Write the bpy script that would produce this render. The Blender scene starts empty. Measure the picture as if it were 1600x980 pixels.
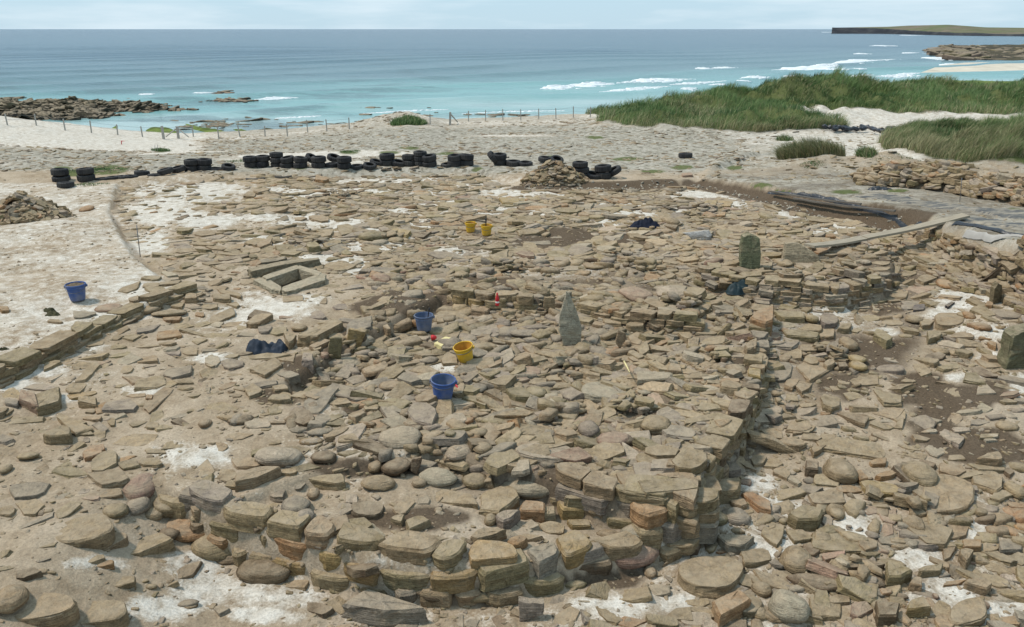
import bpy, bmesh, math, random
import numpy as np
from mathutils import Vector, Matrix

random.seed(7)
RNG = np.random.default_rng(11)
scene = bpy.context.scene
COL = scene.collection

# ------------------------------------------------------------------ camera
FPX, CX0, CY0 = 1256.0, 800.0, 490.0          # focal length and centre in photograph pixels
PITCH = math.radians(19.49)
CAMZ = 5.0
cam_data = bpy.data.cameras.new("camera")
cam = bpy.data.objects.new("camera", cam_data)
COL.objects.link(cam)
cam.location = (0, 0, CAMZ)
cam.rotation_euler = (math.radians(90) - PITCH, 0, math.radians(0.0))
cam_data.sensor_width = 36.0
cam_data.lens = 36.0 * FPX / 1600.0
cam_data.clip_start = 0.1
cam_data.clip_end = 120000.0
scene.camera = cam

# ------------------------------------------------------------------ sky, sun, exposure
SUN_EL, SUN_AZ = math.radians(58), math.radians(-82)     # azimuth measured from +Y towards +X
scene.view_settings.view_transform = 'Standard'
scene.view_settings.look = 'None'
scene.view_settings.gamma = 1.0
scene.view_settings.use_curve_mapping = False
scene.view_settings.exposure = 0.36
world = bpy.data.worlds.new("World")
scene.world = world
world.use_nodes = True
wn, wl = world.node_tree.nodes, world.node_tree.links
wn.clear()
w_out = wn.new('ShaderNodeOutputWorld')
w_bg = wn.new('ShaderNodeBackground')
w_sky = wn.new('ShaderNodeTexSky')
w_sky.sky_type = 'NISHITA'
w_sky.sun_disc = False
w_sky.sun_elevation = SUN_EL
w_sky.sun_rotation = SUN_AZ
w_sky.altitude = 0
w_sky.air_density = 1.0
w_sky.dust_density = 0.3
w_sky.ozone_density = 1.5
w_tc = wn.new('ShaderNodeTexCoord')
w_map = wn.new('ShaderNodeMapping')
w_map.inputs['Scale'].default_value = (1.2, 1.2, 10.0)
w_noise = wn.new('ShaderNodeTexNoise')
w_noise.inputs['Scale'].default_value = 3.4
w_noise.inputs['Detail'].default_value = 7.0
w_noise.inputs['Roughness'].default_value = 0.55
w_ramp = wn.new('ShaderNodeValToRGB')
w_ramp.color_ramp.elements[0].position = 0.46
w_ramp.color_ramp.elements[0].color = (0.0, 0.0, 0.0, 1)
w_ramp.color_ramp.elements[1].position = 0.74
w_ramp.color_ramp.elements[1].color = (0.85, 0.85, 0.85, 1)
w_mix = wn.new('ShaderNodeMixRGB')
w_mix.inputs[2].default_value = (11.0, 12.6, 13.6, 1)      # thin bright cloud
wl.new(w_tc.outputs['Generated'], w_map.inputs['Vector'])
wl.new(w_map.outputs['Vector'], w_noise.inputs['Vector'])
wl.new(w_noise.outputs['Fac'], w_ramp.inputs['Fac'])
wl.new(w_ramp.outputs['Color'], w_mix.inputs[0])
w_veil = wn.new('ShaderNodeMixRGB')
w_veil.inputs[0].default_value = 0.72
w_veil.inputs[2].default_value = (7.9, 11.4, 14.0, 1)      # pale blue veil
wl.new(w_sky.outputs['Color'], w_veil.inputs[1])
wl.new(w_veil.outputs['Color'], w_mix.inputs[1])
wl.new(w_mix.outputs['Color'], w_bg.inputs['Color'])
w_bg.inputs['Strength'].default_value = 0.058
wl.new(w_bg.outputs['Background'], w_out.inputs['Surface'])

sun_data = bpy.data.lights.new("sun", 'SUN')
sun_data.energy = 2.6
sun_data.angle = math.radians(7)
sun_data.color = (1.0, 0.935, 0.85)
sun = bpy.data.objects.new("sun", sun_data)
COL.objects.link(sun)
sd = Vector((math.sin(SUN_AZ) * math.cos(SUN_EL), math.cos(SUN_AZ) * math.cos(SUN_EL), math.sin(SUN_EL)))
sun.rotation_euler = (-sd).to_track_quat('-Z', 'Y').to_euler()
sun.location = sd * 60

# ------------------------------------------------------------------ small helpers
def link(o, parent=None):
    COL.objects.link(o)
    if parent is not None:
        o.parent = parent
    return o

def tag(o, label=None, cat=None, group=None, kind=None):
    if label: o['label'] = label
    if cat: o['category'] = cat
    if group: o['group'] = group
    if kind: o['kind'] = kind
    return o

def empty(name, loc=(0, 0, 0), rz=0.0):
    o = bpy.data.objects.new(name, None)
    o.empty_display_size = 0.2
    o.location = loc
    o.rotation_euler = (0, 0, rz)
    return link(o)

def mesh_obj(name, V, F, mat, parent=None, smooth=False):
    """V (n,3), F list of index lists -> one mesh object; children get identity parenting (local = parent's frame)."""
    me = bpy.data.meshes.new(name)
    me.from_pydata([tuple(map(float, v)) for v in V], [], [tuple(map(int, f)) for f in F])
    if smooth:
        me.polygons.foreach_set('use_smooth', [True] * len(me.polygons))
    me.update()
    if mat is not None:
        me.materials.append(mat)
    return link(bpy.data.objects.new(name, me), parent)

def fast_mesh(name, V, F, mat, parent=None, smooth=False, colors=None):
    """Large meshes: V (n,3) array, F (m,k) array with a constant k; colors (n,4) -> point attribute 'tint'."""
    V = np.asarray(V, np.float32); F = np.asarray(F, np.int32)
    me = bpy.data.meshes.new(name)
    me.vertices.add(len(V)); me.vertices.foreach_set('co', V.ravel())
    n, k = F.shape
    me.loops.add(n * k); me.loops.foreach_set('vertex_index', F.ravel())
    me.polygons.add(n)
    me.polygons.foreach_set('loop_start', np.arange(0, n * k, k, dtype=np.int32))
    if smooth:
        me.polygons.foreach_set('use_smooth', np.ones(n, dtype=bool))
    me.update(calc_edges=True)
    if colors is not None:
        a = me.color_attributes.new('tint', 'FLOAT_COLOR', 'POINT')
        a.data.foreach_set('color', np.asarray(colors, np.float32).ravel())
    me.materials.append(mat)
    return link(bpy.data.objects.new(name, me), parent)

# ------------------------------------------------------------------ numpy noise
_T = RNG.random((256, 256))
def vnoise(x, y):
    x = np.asarray(x, float); y = np.asarray(y, float)
    xi = np.floor(x).astype(int); yi = np.floor(y).astype(int)
    fx = x - xi; fy = y - yi
    fx = fx * fx * (3 - 2 * fx); fy = fy * fy * (3 - 2 * fy)
    a = _T[xi & 255, yi & 255]; b = _T[(xi + 1) & 255, yi & 255]
    c = _T[xi & 255, (yi + 1) & 255]; d = _T[(xi + 1) & 255, (yi + 1) & 255]
    return (a * (1 - fx) + b * fx) * (1 - fy) + (c * (1 - fx) + d * fx) * fy

def fbm(x, y, octv=4, gain=0.5):
    s = 0.0; a = 1.0; t = 0.0
    for i in range(octv):
        s = s + a * vnoise(x * 2 ** i + 17.3 * i, y * 2 ** i - 9.1 * i); t += a; a *= gain
    return s / t * 2 - 1                                   # -1..1

def sstep(a, b, x):
    t = np.clip((x - a) / (b - a), 0, 1)
    return t * t * (3 - 2 * t)

# ------------------------------------------------------------------ the place as seen from the camera: rays and ground points
_up = np.array([0, math.sin(PITCH), math.cos(PITCH)]); _fw = np.array([0, math.cos(PITCH), -math.sin(PITCH)])
def ray(px, py):
    px = np.asarray(px, float); py = np.asarray(py, float)
    u = (px - CX0) / FPX; v = (CY0 - py) / FPX
    return np.stack([u, v * _up[1] + _fw[1], v * _up[2] + _fw[2]], -1)

def G(px, py, z=0.0):
    d = ray(px, py)
    t = (z - CAMZ) / d[..., 2]
    return d * t[..., None] + np.array([0, 0, CAMZ])

def project(P):
    P = np.asarray(P, float) - np.array([0, 0, CAMZ])
    dep = P @ _fw
    return CX0 + FPX * P[..., 0] / dep, CY0 - FPX * (P @ _up) / dep

def poly_xy(pts, z=0.0):
    a = np.array(pts, float)
    return G(a[:, 0], a[:, 1], z)[:, :2]

def seg_dist(x, y, P, closed=True):
    """distance to a polyline/polygon boundary"""
    d = np.full(np.shape(x), 1e9)
    n = len(P)
    for i in range(n if closed else n - 1):
        ax, ay = P[i]; bx, by = P[(i + 1) % n]
        vx, vy = bx - ax, by - ay
        t = np.clip(((x - ax) * vx + (y - ay) * vy) / (vx * vx + vy * vy + 1e-12), 0, 1)
        d = np.minimum(d, np.hypot(x - ax - t * vx, y - ay - t * vy))
    return d

def inside(x, y, P):
    r = np.zeros(np.shape(x), bool)
    n = len(P)
    for i in range(n):
        ax, ay = P[i]; bx, by = P[(i + 1) % n]
        c = (ay > y) != (by > y)
        with np.errstate(divide='ignore', invalid='ignore'):
            xx = (bx - ax) * (y - ay) / (by - ay + 1e-15) + ax
        r ^= c & (x < xx)
    return r

def sdist(x, y, P):
    d = seg_dist(x, y, P)
    return np.where(inside(x, y, P), d, -d)
# ------------------------------------------------------------------ terrain
SEA_Z = -4.0
FOOT_FRONT = poly_xy([(250, 842), (340, 884), (450, 914), (560, 944), (690, 960), (790, 954), (880, 930), (985, 905), (1060, 880), (1092, 856)], -0.7)
FOOT_SIDE = np.vstack([poly_xy([(1092, 856), (1100, 812), (1130, 765), (1170, 705)], -0.55), poly_xy([(1192, 640), (1202, 560), (1208, 486)], -0.2)])
FOOT_STEP = poly_xy([(868, 790), (930, 812), (985, 822), (1040, 826), (1092, 824)], -0.33)
P_LOW = np.vstack([poly_xy([(-260, 830), (60, 800), (190, 812)], -0.5), FOOT_FRONT, FOOT_SIDE,
                   poly_xy([(1300, 474), (1400, 484), (1600, 545), (2300, 560)], 0.0),
                   np.array([(30.0, 2.0), (20.0, -16.0), (-20.0, -16.0), (-12.0, 4.0)])])
P_TERR = np.vstack([poly_xy([(500, 752), (560, 735), (680, 716), (780, 742)], -0.1), FOOT_STEP, poly_xy([(1110, 850), (1010, 935), (760, 990), (560, 980), (400, 930), (320, 862), (420, 800)], -0.3)])
P_LEFT = poly_xy([(12, 606), (130, 547), (205, 503), (300, 464), (255, 436), (215, 405), (176, 335), (190, 291), (-900, 291), (-900, 720)])
P_REAR = poly_xy([(190, 291), (385, 277), (600, 270), (745, 270), (800, 286), (842, 297), (1045, 292), (1085, 287), (1250, 230), (-600, 230), (-600, 291)])
P_BANK = poly_xy([(1085, 288), (1200, 312), (1330, 346), (1412, 370), (1440, 392), (1500, 428), (1560, 462), (1640, 500), (1900, 640), (2500, 560), (2500, 235), (1120, 250)])
P_CIST = poly_xy([(416, 440), (464, 421), (499, 431), (441, 450)], 0.0)
P_PIT = poly_xy([(820, 378), (850, 362), (960, 360), (1020, 372), (1030, 384), (940, 392), (840, 392)])
E_PX = np.array([-900, -200, 0, 60, 200, 300, 450, 560, 640, 700, 930, 2400], float)
E_Z = np.array([0.3, 0.2, 0.12, -.17, -.77, -1.02, -.66, -.24, .15, -.06, .10, .10])
E_X = (E_PX - 800) / FPX * 48.0
P_EAST = poly_xy([(1088, 450), (1140, 464), (1200, 474), (1310, 482), (1385, 468), (1406, 436), (1385, 404), (1250, 392), (1120, 398)])
P_INNER = poly_xy([(712, 483), (765, 492), (850, 502), (860, 470), (800, 444), (735, 452)])
P_INNER2 = poly_xy([(905, 500), (960, 512), (1020, 520), (1095, 526), (1090, 470), (1010, 462), (920, 470)])
P_CHAN = poly_xy([(432, 604), (500, 566), (610, 506), (690, 463), (722, 470), (655, 520), (575, 574), (600, 590), (560, 604), (500, 618), (455, 626)])
#            x     y    rx   ry   h      the dunes
BUMPS = [(7.5, 49.0, 4.0, 4.5, 0.30), (11.5, 52.0, 4.5, 6.0, 0.42), (16.0, 55.0, 4.5, 7.0, 0.75), (21.5, 58.0, 4.2, 7.0, 1.38), (26.0, 60.0, 5, 7, 0.38),
         (31.0, 62.0, 5.0, 7.0, 0.50), (38.0, 64.0, 6.0, 8.0, 0.90), (47.0, 62.0, 8.0, 8.0, 0.9), (58.0, 60.0, 9.0, 9.0, 1.0),
         (12.0, 43.5, 3.6, 3.0, 0.42), (16.5, 48.5, 3.0, 3.0, 0.36), (7.6, 44.2, 2.6, 2.6, 0.34), (15.0, 42.6, 2.0, 2.2, 0.40), (24.0, 52.0, 4.0, 2.6, 0.36), (30.0, 53.0, 5.0, 3.5, 0.42), (37.0, 53.0, 6.0, 5.0, 0.45),
         (20.5, 35.8, 3.4, 3.3, 0.62), (25.5, 37.5, 4.0, 4.0, 0.58), (31.0, 38.0, 5.0, 4.5, 0.6), (17.3, 33.2, 1.9, 2.2, 0.36), (22.0, 31.4, 3.2, 1.8, 0.42), (27.0, 31.0, 3.5, 2.0, 0.45),
         (18.6, 30.3, 2.6, 1.5, 0.42), (23.5, 29.4, 3.4, 1.5, 0.48)]
SAND_BUMPS = [(12.9, 34.3, 1.7, 1.3, 0.42), (11.5, 29.6, 1.5, 1.0, 0.42), (13.8, 29.3, 1.2, 0.9, 0.45), (18.5, 46.5, 4.0, 1.3, 0.3),
              (-6.0, 47.0, 1.6, 1.5, 0.5), (-8.0, 46.5, 1.5, 1.2, 0.35), (-28.0, 43.0, 9.0, 5.0, 0.35)]

def dune_h(x, y):
    z = np.zeros(np.shape(x))
    for bx, by, rx, ry, hh in BUMPS:
        z = z + hh * np.exp(-((x - bx) / rx) ** 2 - ((y - by) / ry) ** 2)
    return z

def gheight(x, y, fine=True):
    x = np.asarray(x, float); y = np.asarray(y, float)
    dig = 1 - sstep(24, 28, y)
    z = fbm(x * 0.35, y * 0.35, 3) * 0.07 + dig * (fbm(x * 0.8 + 3, y * 0.8, 2) * 0.085)
    # lower ground in front of and to the right of the walls
    s = sstep(0.0, 0.16, sdist(x, y, P_LOW) - 0.0 + 0.18)
    depth = np.interp(y, [7.5, 9.0, 12.0, 15.5], [0.66, 0.54, 0.18, 0.0]) * sstep(-5.0, -2.9, x)
    z = z - depth * s
    z = z - (0.16 + 0.22 * sstep(-1.5, 1.2, x)) * sstep(0.0, 0.16, sdist(x, y, P_TERR) + 0.14) * (1 - s)
    z = z + np.interp(y, [8, 12.5, 16, 20], [.16, .17, .15, .12]) * sstep(0.0, 0.18, sdist(x, y, P_LEFT))
    z = z + 0.32 * sstep(0.0, 0.18, sdist(x, y, P_EAST)) + 0.24 * sstep(0.0, 0.16, sdist(x, y, P_INNER)) + 0.2 * sstep(0.0, 0.16, sdist(x, y, P_INNER2))
    z = z - 0.22 * sstep(-0.06, 0.10, sdist(x, y, P_CHAN))
    z = z + 0.15 * sstep(-0.10, 0.16, sdist(x, y, P_REAR))
    bank = np.interp(y, [15.5, 17.0, 21.0, 27.5], [1.0, 0.9, 0.55, 0.24])
    z = z + bank * sstep(-0.10, 0.42, sdist(x, y, P_BANK))
    z = z - 0.20 * sstep(-0.08, 0.03, sdist(x, y, P_CIST))
    z = z - 0.06 * sstep(-0.5, 0.3, sdist(x, y, P_PIT))
    # towards the shore
    e = np.interp(x * 48.0 / np.maximum(y, 40), E_X, E_Z)
    t = sstep(30, 47.5, y)
    z = z * (1 - t) + (e + fbm(x * 0.12, y * 0.25, 3) * 0.12) * t
    fall = np.interp(y, [48, 50, 66, 82, 100], [0, 0.05, 3.7, 4.4, 5.2])
    lat = sstep(3.5, 9.0, x - (y - 48) * 0.25) * (y < 200)
    fall_dune = np.interp(y, [48, 64, 82, 95], [0, 0.3, 4.4, 5.2])
    z = z - (fall * (1 - lat) + fall_dune * lat)
    d = dune_h(x, y)
    z = z + d + d * 1.0 * fbm(x * 0.34 + 2, y * 0.34, 3) + np.minimum(d, .5) * 0.95 * fbm(x * 0.9, y * 0.9, 2)
    for bx, by, rx, ry, hh in SAND_BUMPS:
        z = z + hh * np.exp(-((x - bx) / rx) ** 2 - ((y - by) / ry) ** 2) * (1 + 0.4 * fbm(x * 0.9, y * 0.9, 2))
    if fine:
        near = 1 - sstep(30, 42, y)
        z = z + near * (fbm(x * 1.3, y * 1.3, 3) * 0.035 + fbm(x * 5.0 + 3, y * 5.0, 4, 0.55) * 0.020 + np.abs(fbm(x * 14, y * 14 + 7, 2)) * 0.012)
        z = z + (1 - near) * fbm(x * 1.1, y * 1.1, 3) * 0.05
    return z

def hit(px, py):
    """where the camera's rays through px,py first meet the terrain"""
    px = np.atleast_1d(np.asarray(px, float)); py = np.atleast_1d(np.asarray(py, float))
    d = ray(px, py)
    t0 = (1.4 - CAMZ) / d[:, 2]; t1 = (-1.3 - CAMZ) / d[:, 2]
    far = t1 > 75; t1 = np.where(far, 75, t1)
    n = 160
    k = np.linspace(0, 1, n)
    T = t0[:, None] + (t1 - t0)[:, None] * k
    P = d[:, None, :] * T[..., None] + np.array([0, 0, CAMZ])
    H = gheight(P[..., 0], P[..., 1], fine=False)
    below = P[..., 2] <= H
    i = np.where(below.any(1), below.argmax(1), n - 1)
    lo = T[np.arange(len(i)), np.maximum(i - 1, 0)]; hi = T[np.arange(len(i)), i]
    for _ in range(8):
        m = (lo + hi) / 2
        Q = d * m[:, None] + np.array([0, 0, CAMZ])
        b = Q[:, 2] <= gheight(Q[:, 0], Q[:, 1], fine=False)
        hi = np.where(b, m, hi); lo = np.where(b, lo, m)
    return d * hi[:, None] + np.array([0, 0, CAMZ])

# colour of the ground: patches of white shell sand, dark soil, green growth; soil in dense rubble also paints gap shade
SAND_P = """470 345 70 12;420 375 40 12;330 345 60 12;560 385 50 10;650 350 40 9;270 330 50 14;520 405 50 9;840 330 60 8;760 330 60 8;1000 335 50 7;1060 330 40 7;960 320 60 6;600 300 120 8;690 320 50 8;430 480 75 24;380 495 45 22;470 468 50 12;240 330 45 25;230 380 35 25;300 300 90 16;600 280 140 9;740 285 50 11;800 302 60 10;560 360 60 18;
520 378 40 14;610 375 40 18;560 420 40 12;890 302 70 7;1110 305 70 9;1160 314 60 10;950 348 40 9;1250 332 40 12;1310 358 45 12;1500 470 60 18;1470 492 50 14;
1540 520 70 16;1570 560 60 16;1500 590 40 13;1590 600 40 22;690 575 30 13;720 602 25 11;1190 758 35 20;1230 790 42 28;1200 850 60 32;1332 820 35 26;1120 815 30 12;
1440 870 45 24;1480 930 60 32;1560 960 60 24;1520 830 30 18;1080 945 90 30;960 950 70 24;600 962 80 18;350 920 90 30;460 932 60 22;420 962 60 18;240 950 70 20;
60 580 60 14;30 602 40 14;170 490 60 18;205 450 45 24;110 545 60 10;230 612 40 9;330 715 70 22;650 330 60 8;500 300 60 8;700 395 40 8;
1290 490 40 9;1380 520 30 8;330 560 40 8;100 620 40 9;300 880 60 20;150 880 60 14;840 300 40 8;420 340 50 9;460 300 60 9;620 300 60 8"""
SOIL_P = """505 590 62 24;565 582 55 18;470 572 30 15;640 470 60 22;690 458 50 18;592 484 40 16;890 373 105 17;1000 378 52 13;1480 622 85 42;1520 692 90 28;1440 592 55 18;
1370 545 70 16;600 732 90 14;850 752 100 13;640 812 90 20;960 905 70 15;1000 642 60 14;1400 482 40 12;760 440 50 14;
720 930 60 18;700 620 60 14;860 470 60 12;1150 560 40 18;1320 600 40 20;930 640 50 16;520 830 60 16;1060 700 40 16;430 620 50 16;560 640 40 14"""
GREEN_P = """150 268 40 6;120 272 30 5;170 263 30 6;545 238 20 4;400 258 16 6;1190 290 24 5;1225 300 20 4;1320 300 30 4;1400 298 20 3;1580 330 20 6;1020 268 20 3;980 248 30 4;700 240 25 3;
610 238 20 3;860 245 20 3;250 235 14 5;100 262 20 3;470 262 14 4;640 232 20 3;930 215 20 3;1065 262 20 4;1150 262 14 4;745 265 14 4"""
BARE_P = """810 435 60 20;1000 455 50 18;960 690 60 15;1015 640 60 16;620 730 80 13;640 810 95 22;870 748 90 11;300 690 120 36;380 630 80 36;230 730 70 26;1110 640 60 14;330 580 60 18;130 700 80 36;
1480 622 85 42;1400 545 60 18;480 640 50 15;890 373 110 18;1002 378 56 14;1080 306 70 9;1240 335 60 7;800 298 60 8;640 470 60 15;430 480 75 22;560 700 40 10;420 530 40 10;250 520 50 16;690 575 34 14;1090 420 40 10;1230 330 60 8;1520 690 90 28;420 850 60 14;540 820 50 18;250 560 60 14;60 640 30 14"""
def _blobs(s):
    a = np.array([[float(v) for v in t.split()] for t in s.replace('\n', '').split(';')])
    return a
SAND_P, SOIL_P, GREEN_P, BARE_P = _blobs(SAND_P), _blobs(SOIL_P), _blobs(GREEN_P), _blobs(BARE_P)
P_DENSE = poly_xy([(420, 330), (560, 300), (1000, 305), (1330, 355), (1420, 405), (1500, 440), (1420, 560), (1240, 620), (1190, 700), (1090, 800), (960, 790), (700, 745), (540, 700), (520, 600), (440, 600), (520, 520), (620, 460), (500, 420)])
L_SECT = [poly_xy([(1085, 291), (1200, 316), (1330, 349), (1425, 374)], 0.0), poly_xy([(822, 294), (860, 297), (950, 297), (1045, 292)], 0.0)]
L_TREN = [poly_xy([(222, 402), (198, 372), (174, 335), (182, 308), (196, 292), (380, 279), (520, 274), (740, 271)], 0.1)]

def blob_mask(px, py, B, wob, lo=0.35, hi=1.45):
    m = np.zeros(np.shape(px))
    for cx, cy, rx, ry in B:
        r = np.hypot((px - cx) / rx, (py - cy) / ry) + wob
        m = np.maximum(m, 1 - sstep(lo, hi, r))
    return m

def ground_masks(x, y, z):
    P = np.stack([x, y, z], -1)
    ok = y > 4.5
    px, py = project(np.where(ok[..., None], P, np.array([0, 10.0, 0])))
    wob = fbm(x * 0.9, y * 0.9, 4) * 0.55 + fbm(x * 3.3, y * 3.3, 3) * 0.35
    sand = blob_mask(px, py, SAND_P, wob)
    sand = np.maximum(sand, 0.50 * sstep(-0.15, 0.45, fbm(x * 0.5 + 9, y * 0.5, 5)))
    soil = blob_mask(px, py, SOIL_P, wob * 1.4, 0.6, 1.35)
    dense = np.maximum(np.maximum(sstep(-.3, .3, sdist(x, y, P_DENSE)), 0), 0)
    soil = np.maximum(soil, dense * (0.54 + 0.6 * fbm(x * 0.7 + 5, y * 0.7, 4)) * (1 - sand))  # soil tone plus painted shade in the gaps of dense rubble
    soil = np.maximum(soil, 0.75 * sstep(-.1, .2, sdist(x, y, P_CHAN)))
    for L in L_SECT:
        soil = np.maximum(soil, 1.0 - sstep(0.34, 0.66, seg_dist(x, y, L, False) + wob * 0.16)); sand = sand * (1 - sstep(.4, .8, soil))
    for L in L_TREN:
        soil = np.maximum(soil, 0.5 * (1.0 - sstep(0.02, 0.16, seg_dist(x, y, L, False) + wob * 0.15)))
    sand = sand * np.interp(y, [8, 14], [0.90, 1.0])
    green = blob_mask(px, py, GREEN_P, wob * 0.9) * 0.85
    far = sstep(27.5, 30.5, y + fbm(x * .4, y * .4, 3) * 1.2)
    # storm beach behind the tyres: grey gravel with drifts of sand
    grav = far * sstep(-0.35, 0.25, fbm(x * 0.14, y * 0.42 + 4, 4) + 0.22)
    shore = sstep(41, 46, y)
    grav = grav * (1 - 0.55 * shore)
    left_dune = sstep(-24, 24, 320 - px + wob * 40) * sstep(-6, 6, 240 - py + wob * 9) * sstep(33, 39, y)
    sand = np.maximum(sand * (1 - far), far * (1 - grav) * 1.0)
    sand = np.maximum(sand, left_dune * 0.95)
    grav = grav * (1 - left_dune)
    d = dune_h(x, y) * (1 + 0.35 * fbm(x * 0.6, y * 0.6, 3))
    grass = sstep(0.15, 0.24, d) * (y < 78)
    hollow = np.exp(-((x - 21.5) / 6.5) ** 2 - ((y - 46.2) / 2.4) ** 2)
    grass = grass * (1 - sstep(0.35, 0.6, hollow))
    beach_right = sstep(28.5, 31, y) * sstep(6.5, 12, x - (y - 30) * .10 + wob * 3.0) * (1 - grass)
    sand = np.maximum(sand, beach_right * 0.9); grav = grav * (1 - 0.7 * beach_right)
    plate = sstep(0, .3, sdist(x, y, P_LEFT))
    sand = np.where(plate > 0.3, np.maximum(sand, 0.60 + 0.36 * fbm(x * .8, y * 1.2, 4)), sand)
    bank = sstep(0, 0.4, sdist(x, y, P_BANK)) * (1 - far)
    sand = sand * (1 - 0.75 * bank); grav = np.maximum(grav, 0.6 * bank); soil = np.maximum(soil, bank * (0.42 + 0.4 * fbm(x * .5, y * 1.6, 4)))
    return np.clip(sand, 0, 1), np.clip(soil, 0, 1), np.clip(np.maximum(green * (1 - grass), 0), 0, 1), np.clip(grav, 0, 1), grass, px, py
# ------------------------------------------------------------------ materials
def new_mat(name):
    m = bpy.data.materials.new(name)
    m.use_nodes = True
    nt = m.node_tree
    for n in list(nt.nodes): nt.nodes.remove(n)
    out = nt.nodes.new('ShaderNodeOutputMaterial')
    b = nt.nodes.new('ShaderNodeBsdfPrincipled')
    nt.links.new(b.outputs['BSDF'], out.inputs['Surface'])
    return m, nt, b

def node(nt, kind, ins=None, **kw):
    n = nt.nodes.new(kind)
    for k, v in kw.items(): setattr(n, k, v)
    for k, v in (ins or {}).items():
        s = n.inputs[k]
        if hasattr(v, 'node'): nt.links.new(v, s)
        else: s.default_value = v
    return n

def noise(nt, vec, scale, detail=4.0, rough=0.55, dist=0.0):
    return node(nt, 'ShaderNodeTexNoise', {'Vector': vec, 'Scale': scale, 'Detail': detail, 'Roughness': rough, 'Distortion': dist}).outputs['Fac']

def ramp(nt, fac, stops):
    r = nt.nodes.new('ShaderNodeValToRGB')
    els = r.color_ramp.elements
    while len(els) < len(stops): els.new(0.5)
    for e, (p, c) in zip(els, stops):
        e.position = p
        e.color = (c, c, c, 1) if isinstance(c, (int, float)) else (*c, 1)
    nt.links.new(fac, r.inputs['Fac'])
    return r.outputs['Color']

def mix(nt, fac, a, b, mode='MIX'):
    n = nt.nodes.new('ShaderNodeMixRGB'); n.blend_type = mode
    for i, v in enumerate((fac, a, b)):
        if hasattr(v, 'node'): nt.links.new(v, n.inputs[i])
        elif i == 0: n.inputs[0].default_value = v
        else: n.inputs[i].default_value = (*v, 1) if len(v) == 3 else v
    return n.outputs['Color']

def math_n(nt, op, a, b=None, clamp=False):
    n = nt.nodes.new('ShaderNodeMath'); n.operation = op; n.use_clamp = clamp
    for i, v in enumerate((a, b)):
        if v is None: continue
        if hasattr(v, 'node'): nt.links.new(v, n.inputs[i])
        else: n.inputs[i].default_value = v
    return n.outputs[0]

def bump(nt, bsdf, height, strength, dist):
    b = node(nt, 'ShaderNodeBump', {'Height': height, 'Strength': strength, 'Distance': dist})
    nt.links.new(b.outputs['Normal'], bsdf.inputs['Normal'])

def simple_mat(name, col, rough=0.6, spec=0.5, metal=0.0, var=0.12, scale=20.0, bstr=0.0, bdist=0.01, dust=None):
    m, nt, b = new_mat(name)
    pos = node(nt, 'ShaderNodeTexCoord').outputs['Object']
    n1 = noise(nt, pos, scale, 4)
    c = mix(nt, ramp(nt, n1, [(0.3, 0.0), (0.7, 1.0)]), tuple(v * (1 - var) for v in col), tuple(min(1, v * (1 + var)) for v in col))
    if dust:
        c = mix(nt, ramp(nt, noise(nt, pos, scale * 0.35, 5), [(0.40, 0.05), (0.72, dust[1])]), c, dust[0])
    nt.links.new(c, b.inputs['Base Color'])
    b.inputs['Roughness'].default_value = rough
    b.inputs['Specular IOR Level'].default_value = spec
    b.inputs['Metallic'].default_value = metal
    if bstr: bump(nt, b, noise(nt, pos, scale * 2.5, 5), bstr, bdist)
    return m

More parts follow.
